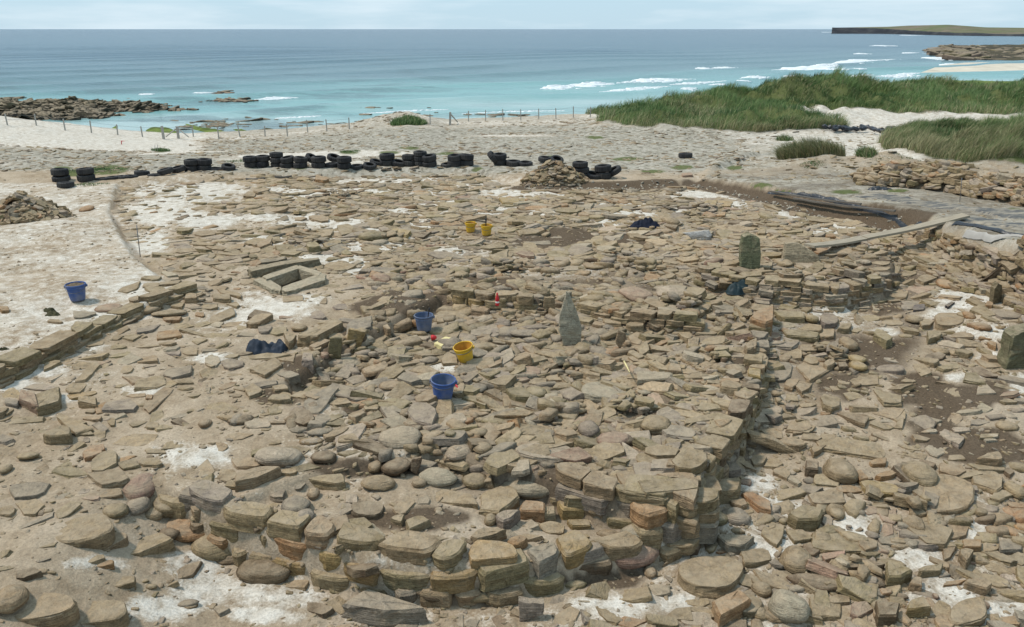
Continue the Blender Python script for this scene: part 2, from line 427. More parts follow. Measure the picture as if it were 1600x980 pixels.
def stone_mat(name, src):
    """Flagstone: the tint comes from the object's colour or, in joined rubble, from the 'tint' attribute; grain, bedding, stains and dust on top."""
    m, nt, b = new_mat(name)
    pos = node(nt, 'ShaderNodeNewGeometry')
    P = pos.outputs['Position']
    if src == 'object':
        oi = node(nt, 'ShaderNodeObjectInfo')
        tint = oi.outputs['Color']
        off = node(nt, 'ShaderNodeVectorMath', {0: P}, operation='ADD')
        sc = node(nt, 'ShaderNodeVectorMath', {0: (31.0, 17.0, 53.0)}, operation='SCALE')
        nt.links.new(oi.outputs['Random'], sc.inputs['Scale'])
        nt.links.new(sc.outputs[0], off.inputs[1])
        P = off.outputs[0]
    else:
        tint = node(nt, 'ShaderNodeAttribute', attribute_name='tint').outputs['Color']
    big = noise(nt, P, 3.2, 5, 0.6)
    mid = noise(nt, P, 14.0, 6, 0.65, 0.4)
    fine = noise(nt, P, 70.0, 5, 0.7)
    st = node(nt, 'ShaderNodeMapping', {'Vector': P, 'Scale': (3.0, 3.0, 42.0)}).outputs[0]
    bed = noise(nt, st, 1.6, 5, 0.6)
    c = mix(nt, 1.0, tint, ramp(nt, mid, [(0.25, 0.50), (0.52, 0.98), (0.8, 1.30)]), 'MULTIPLY')
    c = mix(nt, 1.0, c, ramp(nt, fine, [(0.28, 0.62), (0.7, 1.22)]), 'MULTIPLY')
    c = mix(nt, 0.7, c, ramp(nt, bed, [(0.32, 0.6), (0.6, 1.14)]), 'MULTIPLY')
    c = mix(nt, ramp(nt, big, [(0.52, 0.0), (0.72, 0.55)]), c, (0.33, 0.258, 0.165))             # silt smear
    c = mix(nt, ramp(nt, noise(nt, P, 6.0, 5, 0.7), [(0.62, 0.0), (0.78, 0.40)]), c, (0.28, 0.19, 0.09))     # iron stain
    c = mix(nt, ramp(nt, noise(nt, P, 9.0, 6, 0.7), [(0.56, 0.0), (0.70, 0.6)]), c, (0.13, 0.112, 0.08))    # dark lichen
    nz = node(nt, 'ShaderNodeSeparateXYZ', {0: pos.outputs['Normal']}).outputs['Z']
    dustm = math_n(nt, 'MULTIPLY', ramp(nt, nz, [(0.55, 0.0), (0.92, 1.0)]), ramp(nt, noise(nt, P, 5.0, 6, 0.7), [(0.34, 0.08), (0.70, 0.75)]))
    c = mix(nt, dustm, c, (0.435, 0.345, 0.240))                                                        # blown sand lying on top
    nt.links.new(c, b.inputs['Base Color'])
    b.inputs['Roughness'].default_value = 0.92
    b.inputs['Specular IOR Level'].default_value = 0.15
    hgt = math_n(nt, 'ADD', math_n(nt, 'MULTIPLY', mid, 1.0), math_n(nt, 'MULTIPLY', fine, 0.35))
    hgt = math_n(nt, 'ADD', hgt, math_n(nt, 'MULTIPLY', bed, 1.1))
    bump(nt, b, hgt, 1.0, 0.034)
    return m

M_STONE = stone_mat('flagstone', 'object')
M_RUBBLE = stone_mat('flagstone_rubble', 'attr')

def ground_mat():
    m, nt, b = new_mat('sandy_silt')
    P = node(nt, 'ShaderNodeNewGeometry').outputs['Position']
    at = node(nt, 'ShaderNodeAttribute', attribute_name='tint')
    sep = node(nt, 'ShaderNodeSeparateColor', {0: at.outputs['Color']})
    sand, soil, green = sep.outputs[0], sep.outputs[1], sep.outputs[2]  # soil channel also carries the painted shade between rubble stones
    grav = at.outputs['Alpha']
    big = noise(nt, P, 0.9, 6, 0.6)
    mid = noise(nt, P, 5.0, 6, 0.65, 0.3)
    fine = noise(nt, P, 34.0, 6, 0.7)
    vf = noise(nt, P, 130.0, 3, 0.7)
    silt = mix(nt, ramp(nt, mid, [(0.3, 0.0), (0.7, 1.0)]), (0.268, 0.200, 0.130), (0.43, 0.337, 0.235))
    silt = mix(nt, ramp(nt, big, [(0.42, 0.0), (0.66, 0.7)]), silt, (0.50, 0.408, 0.305))
    pale = mix(nt, ramp(nt, mid, [(0.3, 0.0), (0.65, 1.0)]), (0.45, 0.39, 0.31), (0.69, 0.64, 0.56))
    thr = math_n(nt, 'ADD', sand, math_n(nt, 'MULTIPLY', math_n(nt, 'SUBTRACT', mid, 0.5), 1.5))
    thr = math_n(nt, 'ADD', thr, math_n(nt, 'MULTIPLY', math_n(nt, 'SUBTRACT', fine, 0.5), 0.9))
    c = mix(nt, ramp(nt, thr, [(0.30, 0.0), (0.90, 1.0)]), silt, pale)
    # gravel: elongated flat pebbles, grey and dark
    gv = node(nt, 'ShaderNodeTexVoronoi', {'Vector': node(nt, 'ShaderNodeMapping', {'Vector': P, 'Scale': (1.0, 0.8, 1.0)}).outputs[0], 'Scale': 7.5, 'Randomness': 1.0})
    gcol = ramp(nt, node(nt, 'ShaderNodeSeparateColor', {0: gv.outputs['Color']}).outputs[0],
                [(0.0, (0.12, 0.11, 0.085)), (0.35, (0.25, 0.23, 0.18)), (0.7, (0.33, 0.305, 0.245)), (1.0, (0.48, 0.445, 0.375))])
    gn = noise(nt, P, 2.2, 6, 0.7)
    gcol = mix(nt, ramp(nt, gn, [(0.42, 0.0), (0.62, 0.75)]), gcol, (0.44, 0.405, 0.34))
    gm = math_n(nt, 'ADD', grav, math_n(nt, 'MULTIPLY', math_n(nt, 'SUBTRACT', gn, 0.5), 0.8))
    c = mix(nt, ramp(nt, gm, [(0.25, 0.0), (0.65, 0.9)]), c, gcol)
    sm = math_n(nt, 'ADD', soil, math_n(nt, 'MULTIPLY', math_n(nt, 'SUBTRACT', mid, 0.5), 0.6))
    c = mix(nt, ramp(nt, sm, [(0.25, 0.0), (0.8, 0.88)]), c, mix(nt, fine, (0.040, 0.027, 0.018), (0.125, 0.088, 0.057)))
    grm = math_n(nt, 'ADD', green, math_n(nt, 'MULTIPLY', math_n(nt, 'SUBTRACT', mid, 0.5), 0.9))
    c = mix(nt, ramp(nt, grm, [(0.35, 0.0), (0.7, 0.92)]), c, mix(nt, fine, (0.05, 0.07, 0.018), (0.15, 0.17, 0.06)))
    c = mix(nt, 1.0, c, ramp(nt, fine, [(0.28, 0.66), (0.7, 1.17)]), 'MULTIPLY')
    c = mix(nt, ramp(nt, vf, [(0.62, 0.0), (0.72, 0.6)]), c, (0.16, 0.13, 0.10))
    nt.links.new(c, b.inputs['Base Color'])
    b.inputs['Roughness'].default_value = 0.97
    b.inputs['Specular IOR Level'].default_value = 0.08
    h = math_n(nt, 'ADD', math_n(nt, 'MULTIPLY', mid, 1.2), math_n(nt, 'MULTIPLY', fine, 0.55))
    h = math_n(nt, 'ADD', h, math_n(nt, 'MULTIPLY', vf, 0.12))
    bump(nt, b, h, 0.8, 0.035)
    return m
M_GROUND = ground_mat()

def grass_mat():
    m, nt, b = new_mat('marram_grass')
    at = node(nt, 'ShaderNodeAttribute', attribute_name='tint')
    nt.links.new(at.outputs['Color'], b.inputs['Base Color'])
    b.inputs['Roughness'].default_value = 0.65
    b.inputs['Specular IOR Level'].default_value = 0.25
    return m
M_GRASS = grass_mat()

def sea_mat():
    m, nt, b = new_mat('sea_water')
    P = node(nt, 'ShaderNodeNewGeometry').outputs['Position']
    s = node(nt, 'ShaderNodeSeparateXYZ', {0: P})
    x, y = s.outputs[0], s.outputs[1]
    wob = noise(nt, node(nt, 'ShaderNodeMapping', {'Vector': P, 'Scale': (1.0, 2.2, 1.0)}).outputs[0], 0.018, 5, 0.6)
    # distance off the shore: the bay to the right is shallow further out
    shift = math_n(nt, 'MULTIPLY', x, -0.50)
    dd = math_n(nt, 'ADD', math_n(nt, 'ADD', y, shift), math_n(nt, 'MULTIPLY', math_n(nt, 'SUBTRACT', wob, 0.5), 130.0))
    lg = math_n(nt, 'LOGARITHM', math_n(nt, 'MAXIMUM', dd, 45.0), 10.0)
    f = math_n(nt, 'DIVIDE', math_n(nt, 'SUBTRACT', lg, 1.65), 1.75, True)         # 45 m .. 2.5 km
    col = ramp(nt, f, [(0.0, (0.52, 0.57, 0.53)), (0.17, (0.36, 0.47, 0.455)), (0.25, (0.17, 0.345, 0.335)), (0.36, (0.105, 0.185, 0.205)),
                       (0.52, (0.062, 0.118, 0.155)), (1.0, (0.062, 0.10, 0.138))])
    # weedy bottom: dark patches
    wp = noise(nt, node(nt, 'ShaderNodeMapping', {'Vector': P, 'Scale': (1.0, 1.7, 1.0)}).outputs[0], 0.06, 6, 0.65)
    mask = ramp(nt, wp, [(0.50, 0.0), (0.60, 0.7)])
    lim = math_n(nt, 'MULTIPLY', mask, ramp(nt, f, [(0.12, 1.0), (0.55, 0.35)]))
    lim = math_n(nt, 'MULTIPLY', lim, ramp(nt, math_n(nt, 'DIVIDE', math_n(nt, 'ADD', x, 90.0), 120.0, True), [(0.55, 1.0), (0.85, 0.12)]))
    col = mix(nt, lim, col, (0.055, 0.095, 0.10))
    nt.links.new(col, b.inputs['Base Color'])
    b.inputs['Roughness'].default_value = 0.22
    b.inputs['Specular IOR Level'].default_value = 0.35
    b.inputs['IOR'].default_value = 1.33
    w1 = node(nt, 'ShaderNodeMapping', {'Vector': P, 'Rotation': (0, 0, math.radians(-42)), 'Scale': (0.10, 0.42, 0.1)}).outputs[0]
    h1 = noise(nt, w1, 1.0, 6, 0.62)
    h2 = noise(nt, node(nt, 'ShaderNodeMapping', {'Vector': P, 'Scale': (0.7, 1.4, 1.0)}).outputs[0], 1.0, 4, 0.6)
    h = math_n(nt, 'ADD', math_n(nt, 'MULTIPLY', h1, 2.2), math_n(nt, 'MULTIPLY', h2, 0.35))
    bump(nt, b, h, 0.55, 0.8)
    return m
M_SEA = sea_mat()
M_FOAM = simple_mat('sea_foam', (0.74, 0.77, 0.78), 0.9, 0.2, var=0.05, scale=0.7, bstr=0.5, bdist=0.3)
def cover_mat(name, cols, scale, streak=(1, 1, 1), bdist=0.3):
    m, nt, b = new_mat(name)
    P = node(nt, 'ShaderNodeMapping', {'Vector': node(nt, 'ShaderNodeNewGeometry').outputs['Position'], 'Scale': streak}).outputs[0]
    n1 = noise(nt, P, scale, 7, 0.7)
    k = len(cols)
    c = ramp(nt, n1, [(0.28 + 0.44 * i / (k - 1), col) for i, col in enumerate(cols)])
    c = mix(nt, 1.0, c, ramp(nt, noise(nt, P, scale * 6, 5, 0.7), [(0.25, 0.7), (0.75, 1.25)]), 'MULTIPLY')
    nt.links.new(c, b.inputs['Base Color'])
    b.inputs['Roughness'].default_value = 0.95
    b.inputs['Specular IOR Level'].default_value = 0.1
    bump(nt, b, noise(nt, P, scale * 4, 6, 0.7), 0.8, bdist)
    return m
M_REEF = cover_mat('shore_rock', [(0.015, 0.014, 0.011), (0.055, 0.046, 0.03), (0.18, 0.145, 0.085)], 0.5, bdist=0.25)
M_SKERRY = cover_mat('weedy_rock', [(0.02, 0.02, 0.02), (0.055, 0.047, 0.038), (0.09, 0.078, 0.045), (0.13, 0.105, 0.085)], 0.09, (1, 2, 1), 1.0)
M_HEAD = cover_mat('headland_turf', [(0.075, 0.12, 0.045), (0.12, 0.135, 0.065), (0.17, 0.135, 0.10), (0.09, 0.135, 0.05)], 0.012, (1, .6, 1), 1.0)
M_CLIFF = cover_mat('cliff_rock', [(0.022, 0.026, 0.032), (0.045, 0.048, 0.055), (0.085, 0.085, 0.085)], 0.035, (1, 1, 5), 1.5)
M_BEACH = cover_mat('beach_sand', [(0.50, 0.44, 0.35), (0.62, 0.56, 0.46)], 0.05)
M_ALGAE = cover_mat('green_algae', [(0.04, 0.045, 0.025), (0.09, 0.12, 0.03), (0.17, 0.22, 0.05), (0.22, 0.20, 0.14)], 0.35, (1, 2, 1), 0.1)
M_WEED = cover_mat('brown_weed', [(0.03, 0.03, 0.02), (0.07, 0.065, 0.035), (0.16, 0.15, 0.09)], 0.6, (1, 2, 1), 0.1)
M_RUBBER = simple_mat('tyre_rubber', (0.016, 0.016, 0.018), 0.8, 0.3, var=0.3, scale=9, bstr=0.3, dust=((0.12, 0.11, 0.095), 0.35))
M_BLUE = simple_mat('blue_plastic', (0.024, 0.075, 0.25), 0.55, 0.35, var=0.12, scale=14, dust=((0.26, 0.24, 0.21), 0.65))
M_FADED = simple_mat('faded_blue_plastic', (0.07, 0.105, 0.19), 0.6, 0.3, var=0.15, scale=14, dust=((0.30, 0.27, 0.23), 0.5))
M_YELLOW = simple_mat('yellow_plastic', (0.68, 0.40, 0.012), 0.5, 0.35, var=0.1, scale=14, dust=((0.36, 0.25, 0.10), 0.7))
M_YELLIN = simple_mat('soil_stained_yellow', (0.46, 0.22, 0.03), 0.8, 0.2, var=0.25, scale=10)
M_METAL = simple_mat('dull_steel', (0.16, 0.16, 0.17), 0.5, 0.5, 0.7)
M_SOIL = simple_mat('dug_soil', (0.17, 0.13, 0.09), 0.98, 0.05, var=0.4, scale=22, bstr=0.9, bdist=0.04)
M_NAVY = simple_mat('navy_cloth', (0.009, 0.012, 0.024), 0.85, 0.2, var=0.3, scale=8, bstr=0.4)
M_SLATE = simple_mat('slate_blue_nylon', (0.018, 0.026, 0.040), 0.7, 0.3, var=0.3, scale=8, bstr=0.4)
M_TEAL = simple_mat('dark_teal_nylon', (0.012, 0.028, 0.032), 0.6, 0.3, var=0.25, scale=8, bstr=0.3)
M_RED = simple_mat('red_plastic', (0.50, 0.02, 0.025), 0.5, 0.4, var=0.15)
M_WHITE = simple_mat('white_plastic', (0.75, 0.74, 0.70), 0.6, 0.3, var=0.08)
M_BOARD = simple_mat('yellowed_board', (0.62, 0.52, 0.26), 0.7, 0.2, var=0.1)
M_BLACKP = simple_mat('black_plastic', (0.02, 0.02, 0.022), 0.6, 0.3)
def wood_mat(name, a, b_):
    m, nt, b = new_mat(name)
    P = node(nt, 'ShaderNodeMapping', {'Vector': node(nt, 'ShaderNodeTexCoord').outputs['Object'], 'Scale': (1.2, 22, 22)}).outputs[0]
    n1 = noise(nt, P, 2.0, 6, 0.7)
    nt.links.new(mix(nt, ramp(nt, n1, [(0.3, 0.0), (0.7, 1.0)]), a, b_), b.inputs['Base Color'])
    b.inputs['Roughness'].default_value = 0.85
    bump(nt, b, n1, 0.5, 0.01)
    return m
M_PLANK = wood_mat('weathered_plank', (0.20, 0.165, 0.115), (0.40, 0.34, 0.25))
M_POST = wood_mat('silvered_post', (0.25, 0.235, 0.205), (0.45, 0.42, 0.37))
M_DARKWOOD = wood_mat('wet_timber', (0.07, 0.06, 0.05), (0.17, 0.145, 0.115))
def sheet_mat():
    m, nt, b = new_mat('black_ground_sheet')
    P = node(nt, 'ShaderNodeMapping', {'Vector': node(nt, 'ShaderNodeNewGeometry').outputs['Position'], 'Rotation': (0, 0, 0.5), 'Scale': (0.8, 3.0, 1)}).outputs[0]
    n1 = noise(nt, P, 1.6, 7, 0.7)
    c = ramp(nt, n1, [(0.34, (0.045, 0.046, 0.048)), (0.46, (0.10, 0.095, 0.085)), (0.54, (0.24, 0.205, 0.155)), (0.75, (0.36, 0.31, 0.235))])
    nt.links.new(c, b.inputs['Base Color'])
    b.inputs['Roughness'].default_value = 0.7
    bump(nt, b, n1, 0.6, 0.05)
    return m
M_SHEET = sheet_mat()
M_TARP = simple_mat('black_polythene', (0.02, 0.022, 0.027), 0.4, 0.5, var=0.5, scale=3, bstr=0.6, bdist=0.05)
M_PALECLOTH = simple_mat('pale_cloth', (0.36, 0.34, 0.31), 0.9, 0.1, var=0.15, scale=3, bstr=0.5)
# ------------------------------------------------------------------ ground sheet (finer near the dig, coarser towards the shore)
def build_ground():
    ys = np.concatenate([np.array([-16, -9, -4, -1, 1.0, 2.2]), np.exp(np.linspace(math.log(3.0), math.log(100.0), 460))])
    t = np.linspace(-1, 1, 700)
    t = 0.82 * t + 0.18 * t ** 3
    Y, T = np.meshgrid(ys, t, indexing='ij')
    X = T * (0.86 * np.maximum(Y, 4) + 3.2)
    Z = gheight(X, Y)
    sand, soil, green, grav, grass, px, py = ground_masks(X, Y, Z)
    # under the marram the soil is dark and green
    soil = np.maximum(soil, grass * 0.7)
    green = np.maximum(green, grass * 0.75)
    V = np.stack([X, Y, Z], -1).reshape(-1, 3)
    n, m = X.shape
    I = np.arange(n * m).reshape(n, m)
    F = np.stack([I[:-1, :-1], I[:-1, 1:], I[1:, 1:], I[1:, :-1]], -1).reshape(-1, 4)
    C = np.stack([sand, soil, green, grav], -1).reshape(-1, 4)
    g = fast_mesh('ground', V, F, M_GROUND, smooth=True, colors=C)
    tag(g, kind='structure', label='pale sandy ground of the excavation and the storm beach behind it')
    return g
GROUND = build_ground()

# ------------------------------------------------------------------ sea with breaking waves
def wave_swell(x, y):
    u = (x * -0.67 + y * 0.74)
    a = np.interp(y, [80, 100, 170, 260, 420, 700], [0.05, 0.22, 0.34, 0.30, 0.16, 0.0])
    ph = u * 2 * math.pi / 26.0 + fbm(x * 0.012, y * 0.012, 2) * 5
    s = np.sin(ph)
    return a * (np.maximum(s, 0) ** 3 * 1.6 - 0.3) * (0.45 + 0.9 * vnoise(x * 0.02 + 5, y * 0.02))

def build_sea():
    ys = np.concatenate([np.linspace(40, 78, 6), np.exp(np.linspace(math.log(80), math.log(700), 330)), np.exp(np.linspace(math.log(720), math.log(60000), 26))])
    t = np.linspace(-1, 1, 300)
    Y, T = np.meshgrid(ys, t, indexing='ij')
    X = T * (0.95 * Y + 60)
    Z = SEA_Z + wave_swell(X, Y)
    n, m = X.shape
    I = np.arange(n * m).reshape(n, m)
    F = np.stack([I[:-1, :-1], I[:-1, 1:], I[1:, 1:], I[1:, :-1]], -1).reshape(-1, 4)
    s = fast_mesh('sea', np.stack([X, Y, Z], -1).reshape(-1, 3), F, M_SEA, smooth=True)
    tag(s, kind='structure', label='blue grey sea turning turquoise over the shallow sand')
    return s
SEA = build_sea()

WAVES = [([(843, 138), (880, 134), (930, 130), (958, 128.5)], 4.5, .85), ([(962, 128), (1010, 125), (1072, 122)], 4.0, .8),
         ([(940, 143), (985, 138), (1040, 133.5)], 2.4, .4), ([(1045, 131), (1090, 128), (1134, 125)], 2.2, .35),
         ([(1088, 106.5), (1103, 106)], 3.5, .8), ([(1112, 106), (1139, 104.5)], 5, 1.2), ([(1158, 123.5), (1188, 121.5)], 3.2, .6), ([(1224, 118.5), (1241, 117)], 3.5, .6),
         ([(1208, 108.5), (1250, 106), (1295, 101.5)], 7.0, 1.1), ([(1297, 100), (1316, 97.5), (1345, 92)], 8, 1.4), ([(1290, 110.5), (1316, 108.5), (1340, 105.5)], 4, .6),
         ([(1352, 96), (1400, 93)], 4, .6), ([(1322, 119.5), (1362, 117)], 3.2, .5), ([(1370, 121.5), (1400, 119), (1430, 116)], 3.2, .45),
         ([(1362, 72), (1380, 71)], 9, 1.0), ([(1336, 84), (1346, 83)], 6, .8), ([(1410, 83), (1424, 82)], 8, .8), ([(1446, 93), (1458, 91)], 6, .8), ([(1470, 101), (1485, 98)], 5, .5),
         ([(398, 153.5), (420, 152), (436, 150)], 2.0, .35), ([(412, 152.5), (458, 150.5)], 1.8, .3), ([(303, 143.5), (327, 143)], 1.6, .35), ([(216, 146), (238, 145)], 1.4, .3),
         ([(1065, 141), (1080, 139)], 1.8, .3), ([(1108, 135), (1128, 133)], 1.8, .25), ([(1150, 128.5), (1162, 128)], 2.0, .3),
         ([(560, 176), (640, 171), (700, 169)], .7, .10), ([(430, 183), (500, 179)], .7, .1), ([(720, 176), (800, 172), (880, 171)], .7, .1),
         ([(1300, 51.5), (1330, 51), (1366, 51)], 25, 2.2), ([(1284, 50.5), (1300, 50.5)], 25, 1.6), ([(1405, 55), (1432, 55.5)], 18, 1.2)]

# ------------------------------------------------------------------ far shore: headland, skerry, white beach, algae flats
def strip_terrain(name, rows, mat, label, nx=90, amp=0.0, fr=0.02):
    """rows: list of (list of photograph points, z) front to back, lofted to a land mass"""
    R = []
    for pts, z in rows:
        a = np.array(pts, float)
        zz = np.array(z, float) if np.ndim(z) else np.full(len(a), float(z))
        u = np.linspace(0, 1, nx)
        uu = np.linspace(0, 1, len(a))
        xs = np.interp(u, uu, a[:, 0]); ds = np.interp(u, uu, a[:, 1]); zs = np.interp(u, uu, zz)
        R.append(np.stack([(xs - CX0) / FPX * ds * math.cos(PITCH) * 1.0, ds, zs], -1))
    A = np.array(R)
    X = A[..., 0]; Y = A[..., 1]
    A[1:, :, 2] += amp * fbm(X[1:] * fr, Y[1:] * fr, 4)
    n, m = A.shape[:2]
    I = np.arange(n * m).reshape(n, m)
    F = np.stack([I[:-1, :-1], I[:-1, 1:], I[1:, 1:], I[1:, :-1]], -1).reshape(-1, 4)
    o = fast_mesh(name, A.reshape(-1, 3), F, mat, smooth=True)
    return tag(o, label, kind='structure')
# points are (photograph column, distance in metres)
hx = [1300, 1340, 1385, 1420, 1480, 1540, 1620, 1760, 1950]
fd = [1750, 1730, 1650, 1500, 1250, 1150, 1080, 1000, 950]
top1 = [7.6, 7.4, 5.6, 2.6, 0.4, -1.2, -1.6, -1.6, -1.6]
hill = [8.0, 8.8, 9.6, 11.6, 12.0, 7.6, 6.8, 6.6, 6.6]
fr = list(zip(hx, fd))
def back(dd): return [(x, d + dd) for x, d in zip(hx, fd)]
strip_terrain('cliff', [(fr, SEA_Z - 2), (back(6), -1.0), (back(10), np.array(top1) * .6), (back(16), top1)], M_CLIFF, 'dark layered sea cliff under the far headland', 160, 1.2, 0.03)
strip_terrain('headland', [(back(15), np.array(top1) - .3), (back(60), np.array(top1) * .75 + np.array(hill) * .25), (back(200), hill), (back(420), np.array(hill) - 1.5), (back(900), -6)],
              M_HEAD, 'low far headland with a heather brown and green hill', 120, 0.5, 0.006)
sx = [1462, 1480, 1520, 1570, 1640, 1800]
def srow(d): return list(zip(sx, d))
strip_terrain('skerry', [(srow([300, 275, 262, 255, 245, 235]), -4.6), (srow([312, 288, 275, 268, 258, 248]), [-4.1, -3.8, -3.6, -3.5, -3.5, -3.4]),
                         (srow([345, 345, 340, 340, 335, 330]), [-4.1, -3.4, -3.0, -2.8, -2.6, -2.6]), (srow([390, 440, 450, 450, 440, 440]), [-4.2, -3.4, -2.9, -2.6, -2.4, -2.2]),
                         (srow([400, 480, 500, 500, 500, 500]), -4.8)], M_SKERRY, 'flat brown weedy rock shelf jutting into the bay', 130, 0.9, 0.12)
strip_terrain('beach', [([(1420, 175), (1500, 172), (1600, 165), (1800, 150)], -4.5), ([(1450, 182), (1500, 185), (1600, 180), (1800, 170)], -3.95), ([(1480, 215), (1540, 220), (1600, 215), (1800, 210)], -3.7),
                        ([(1540, 262), (1580, 262), (1640, 250), (1800, 240)], -4.4)], M_BEACH, 'strip of white beach beyond the dunes', 60, 0.12, 0.1)
strip_terrain('algae_flat', [([(1405, 130), (1500, 128), (1600, 126), (1750, 120)], -4.6), ([(1415, 134), (1500, 132), (1600, 130), (1750, 124)], -3.85), ([(1430, 152), (1500, 152), (1600, 148), (1750, 140)], -3.75),
                             ([(1440, 164), (1500, 162), (1600, 158), (1750, 150)], -4.5)], M_ALGAE, 'flat shore rock covered in bright green algae', 70, 0.18, 0.5)
strip_terrain('algae_flat', [([(70, 66), (200, 66), (330, 68), (410, 72)], -4.4), ([(75, 69), (200, 69), (330, 71), (400, 74)], -4.0), ([(80, 78), (200, 77), (280, 78), (360, 77)], -3.98), ([(90, 85), (200, 84), (260, 83), (330, 80)], -4.25)],
              M_ALGAE, 'low shore rock with green weed between the fence and the reef', 120, 0.55, 0.45)
strip_terrain('wrack_line', [([(330, 60), (400, 60), (480, 60), (600, 60), (700, 60)], -3.6), ([(330, 63), (400, 66), (480, 66), (600, 66), (700, 66)], [-3.4, -2.6, -2.8, -2.9, -3.4]), ([(340, 70), (400, 72), (480, 74), (600, 76), (690, 76)], -4.3)],
              M_WEED, 'dark band of rotting seaweed along the water edge', 80, 0.5, 0.4)

# the reef on the left: a rough rock bank, with separate boulders as its parts
REEF_P = poly_xy([(-330, 198), (-60, 194), (20, 190), (110, 187), (215, 181), (260, 174), (300, 170), (345, 168), (285, 164), (262, 153), (200, 150.5), (150, 155), (110, 153), (60, 158), (0, 158), (-120, 156), (-330, 160)], SEA_Z + .2)
def reef_h(x, y):
    s = sdist(x, y, REEF_P)
    n = fbm(x * 0.16, y * 0.16, 4); n2 = fbm(x * 0.9, y * 0.9, 3)
    return SEA_Z - 1.2 + sstep(-2.0, 6.5, s) * (0.85 + 1.0 * n) + sstep(-3, 1, s) * (0.55 + n2 * 0.5)
def build_reef():
    x0, x1 = REEF_P[:, 0].min() - 4, REEF_P[:, 0].max() + 4
    y0, y1 = REEF_P[:, 1].min() - 4, REEF_P[:, 1].max() + 4
    X, Y = np.meshgrid(np.linspace(x0, x1, 330), np.linspace(y0, y1, 150), indexing='ij')
    Z = reef_h(X, Y)
    n, m = X.shape
    I = np.arange(n * m).reshape(n, m)
    F = np.stack([I[:-1, :-1], I[1:, :-1], I[1:, 1:], I[:-1, 1:]], -1).reshape(-1, 4)
    o = fast_mesh('reef', np.stack([X, Y, Z], -1).reshape(-1, 3), F, M_REEF)
    return tag(o, 'dark rocky reef at the water edge on the left', kind='structure')
REEF = build_reef()
# ------------------------------------------------------------------ stones
TINT = {'t': (0.322, 0.233, 0.136), 'o': (0.355, 0.206, 0.104), 'g': (0.276, 0.225, 0.172), 'v': (0.272, 0.207, 0.112), 'p': (0.340, 0.218, 0.152),
        'w': (0.402, 0.326, 0.236), 'd': (0.168, 0.117, 0.072), 'y': (0.356, 0.246, 0.112)}
def tint_of(c, r, amt=0.12):
    b = np.array(TINT[c]); f = 1 + (r.random() - 0.5) * 2 * amt
    h = 1 + (r.random(3) - 0.5) * 0.06
    return np.clip(b * f * h, 0.02, 0.8)

def outline(r, m=18, corners=None, rounded=0.0):
    """an irregular polygon filling the box [-1,1]^2, walked anticlockwise, with m points"""
    if rounded >= 0.99:
        a = np.linspace(0, 2 * math.pi, m, endpoint=False) + (r.random(m) - .5) * 0.15
        e = 2.0 / (2.2 + 0.9 * r.random())
        rad = 1 + 0.07 * np.sin(2 * a + r.random() * 6) + 0.05 * np.sin(3 * a + r.random() * 6)
        P = np.stack([np.sign(np.cos(a)) * np.abs(np.cos(a)) ** e, np.sign(np.sin(a)) * np.abs(np.sin(a)) ** e], -1) * rad[:, None]
    else:
        k = corners or int(r.integers(4, 8))
        a = (np.arange(k) + (r.random(k) - .5) * 0.75) / k * 2 * math.pi + r.random() * 6.28
        a = np.sort(a)
        q = np.stack([np.sign(np.cos(a)) * np.abs(np.cos(a)) ** .72, np.sign(np.sin(a)) * np.abs(np.sin(a)) ** .72], -1) * (0.72 + 0.42 * r.random(k))[:, None]
        nx = np.roll(q, -1, 0)
        L = np.linalg.norm(nx - q, axis=1); tot = L.sum()
        s = np.sort((np.arange(m) + 0.0) / m * tot)
        cum = np.concatenate([[0], np.cumsum(L)])
        cornerset = cum[:-1]
        for c in cornerset:                                  # keep the corners themselves
            s[np.argmin(np.abs(s - c))] = c
        P = []
        for v in s:
            i = min(np.searchsorted(cum, v, 'right') - 1, k - 1)
            P.append(q[i] + (nx[i] - q[i]) * ((v - cum[i]) / L[i]))
        P = np.array(P) + (r.random((m, 2)) - .5) * 0.055
        if rounded > 0:
            for _ in range(2):
                P = P * (1 - rounded * .5) + (np.roll(P, 1, 0) + np.roll(P, -1, 0)) * rounded * .25
    lo, hi = P.min(0), P.max(0)
    return (P - (lo + hi) / 2) / ((hi - lo) / 2)

def rings_mesh(rings, cap_noise, r, bottom=False):
    """rings: list of (m,3) arrays bottom to top -> verts, faces, with a slightly uneven top"""
    m = len(rings[0])
    V = list(np.concatenate(rings))
    F = []
    for k in range(len(rings) - 1):
        for j in range(m):
            a = k * m + j; b = k * m + (j + 1) % m
            F.append((a, b, b + m, a + m))
    top = rings[-1]; c = top.mean(0)
    inner = c + (top - c) * 0.5
    inner[:, 2] += (r.random(m) - .5) * cap_noise
    base = len(V)
    V += list(inner)
    kk = (len(rings) - 1) * m
    for j in range(m):
        F.append((kk + j, kk + (j + 1) % m, base + (j + 1) % m, base + j))
    V.append(c + np.array([0, 0, (r.random() - .3) * cap_noise]))
    for j in range(m):
        F.append((base + j, base + (j + 1) % m, len(V) - 1))
    return np.array(V), F

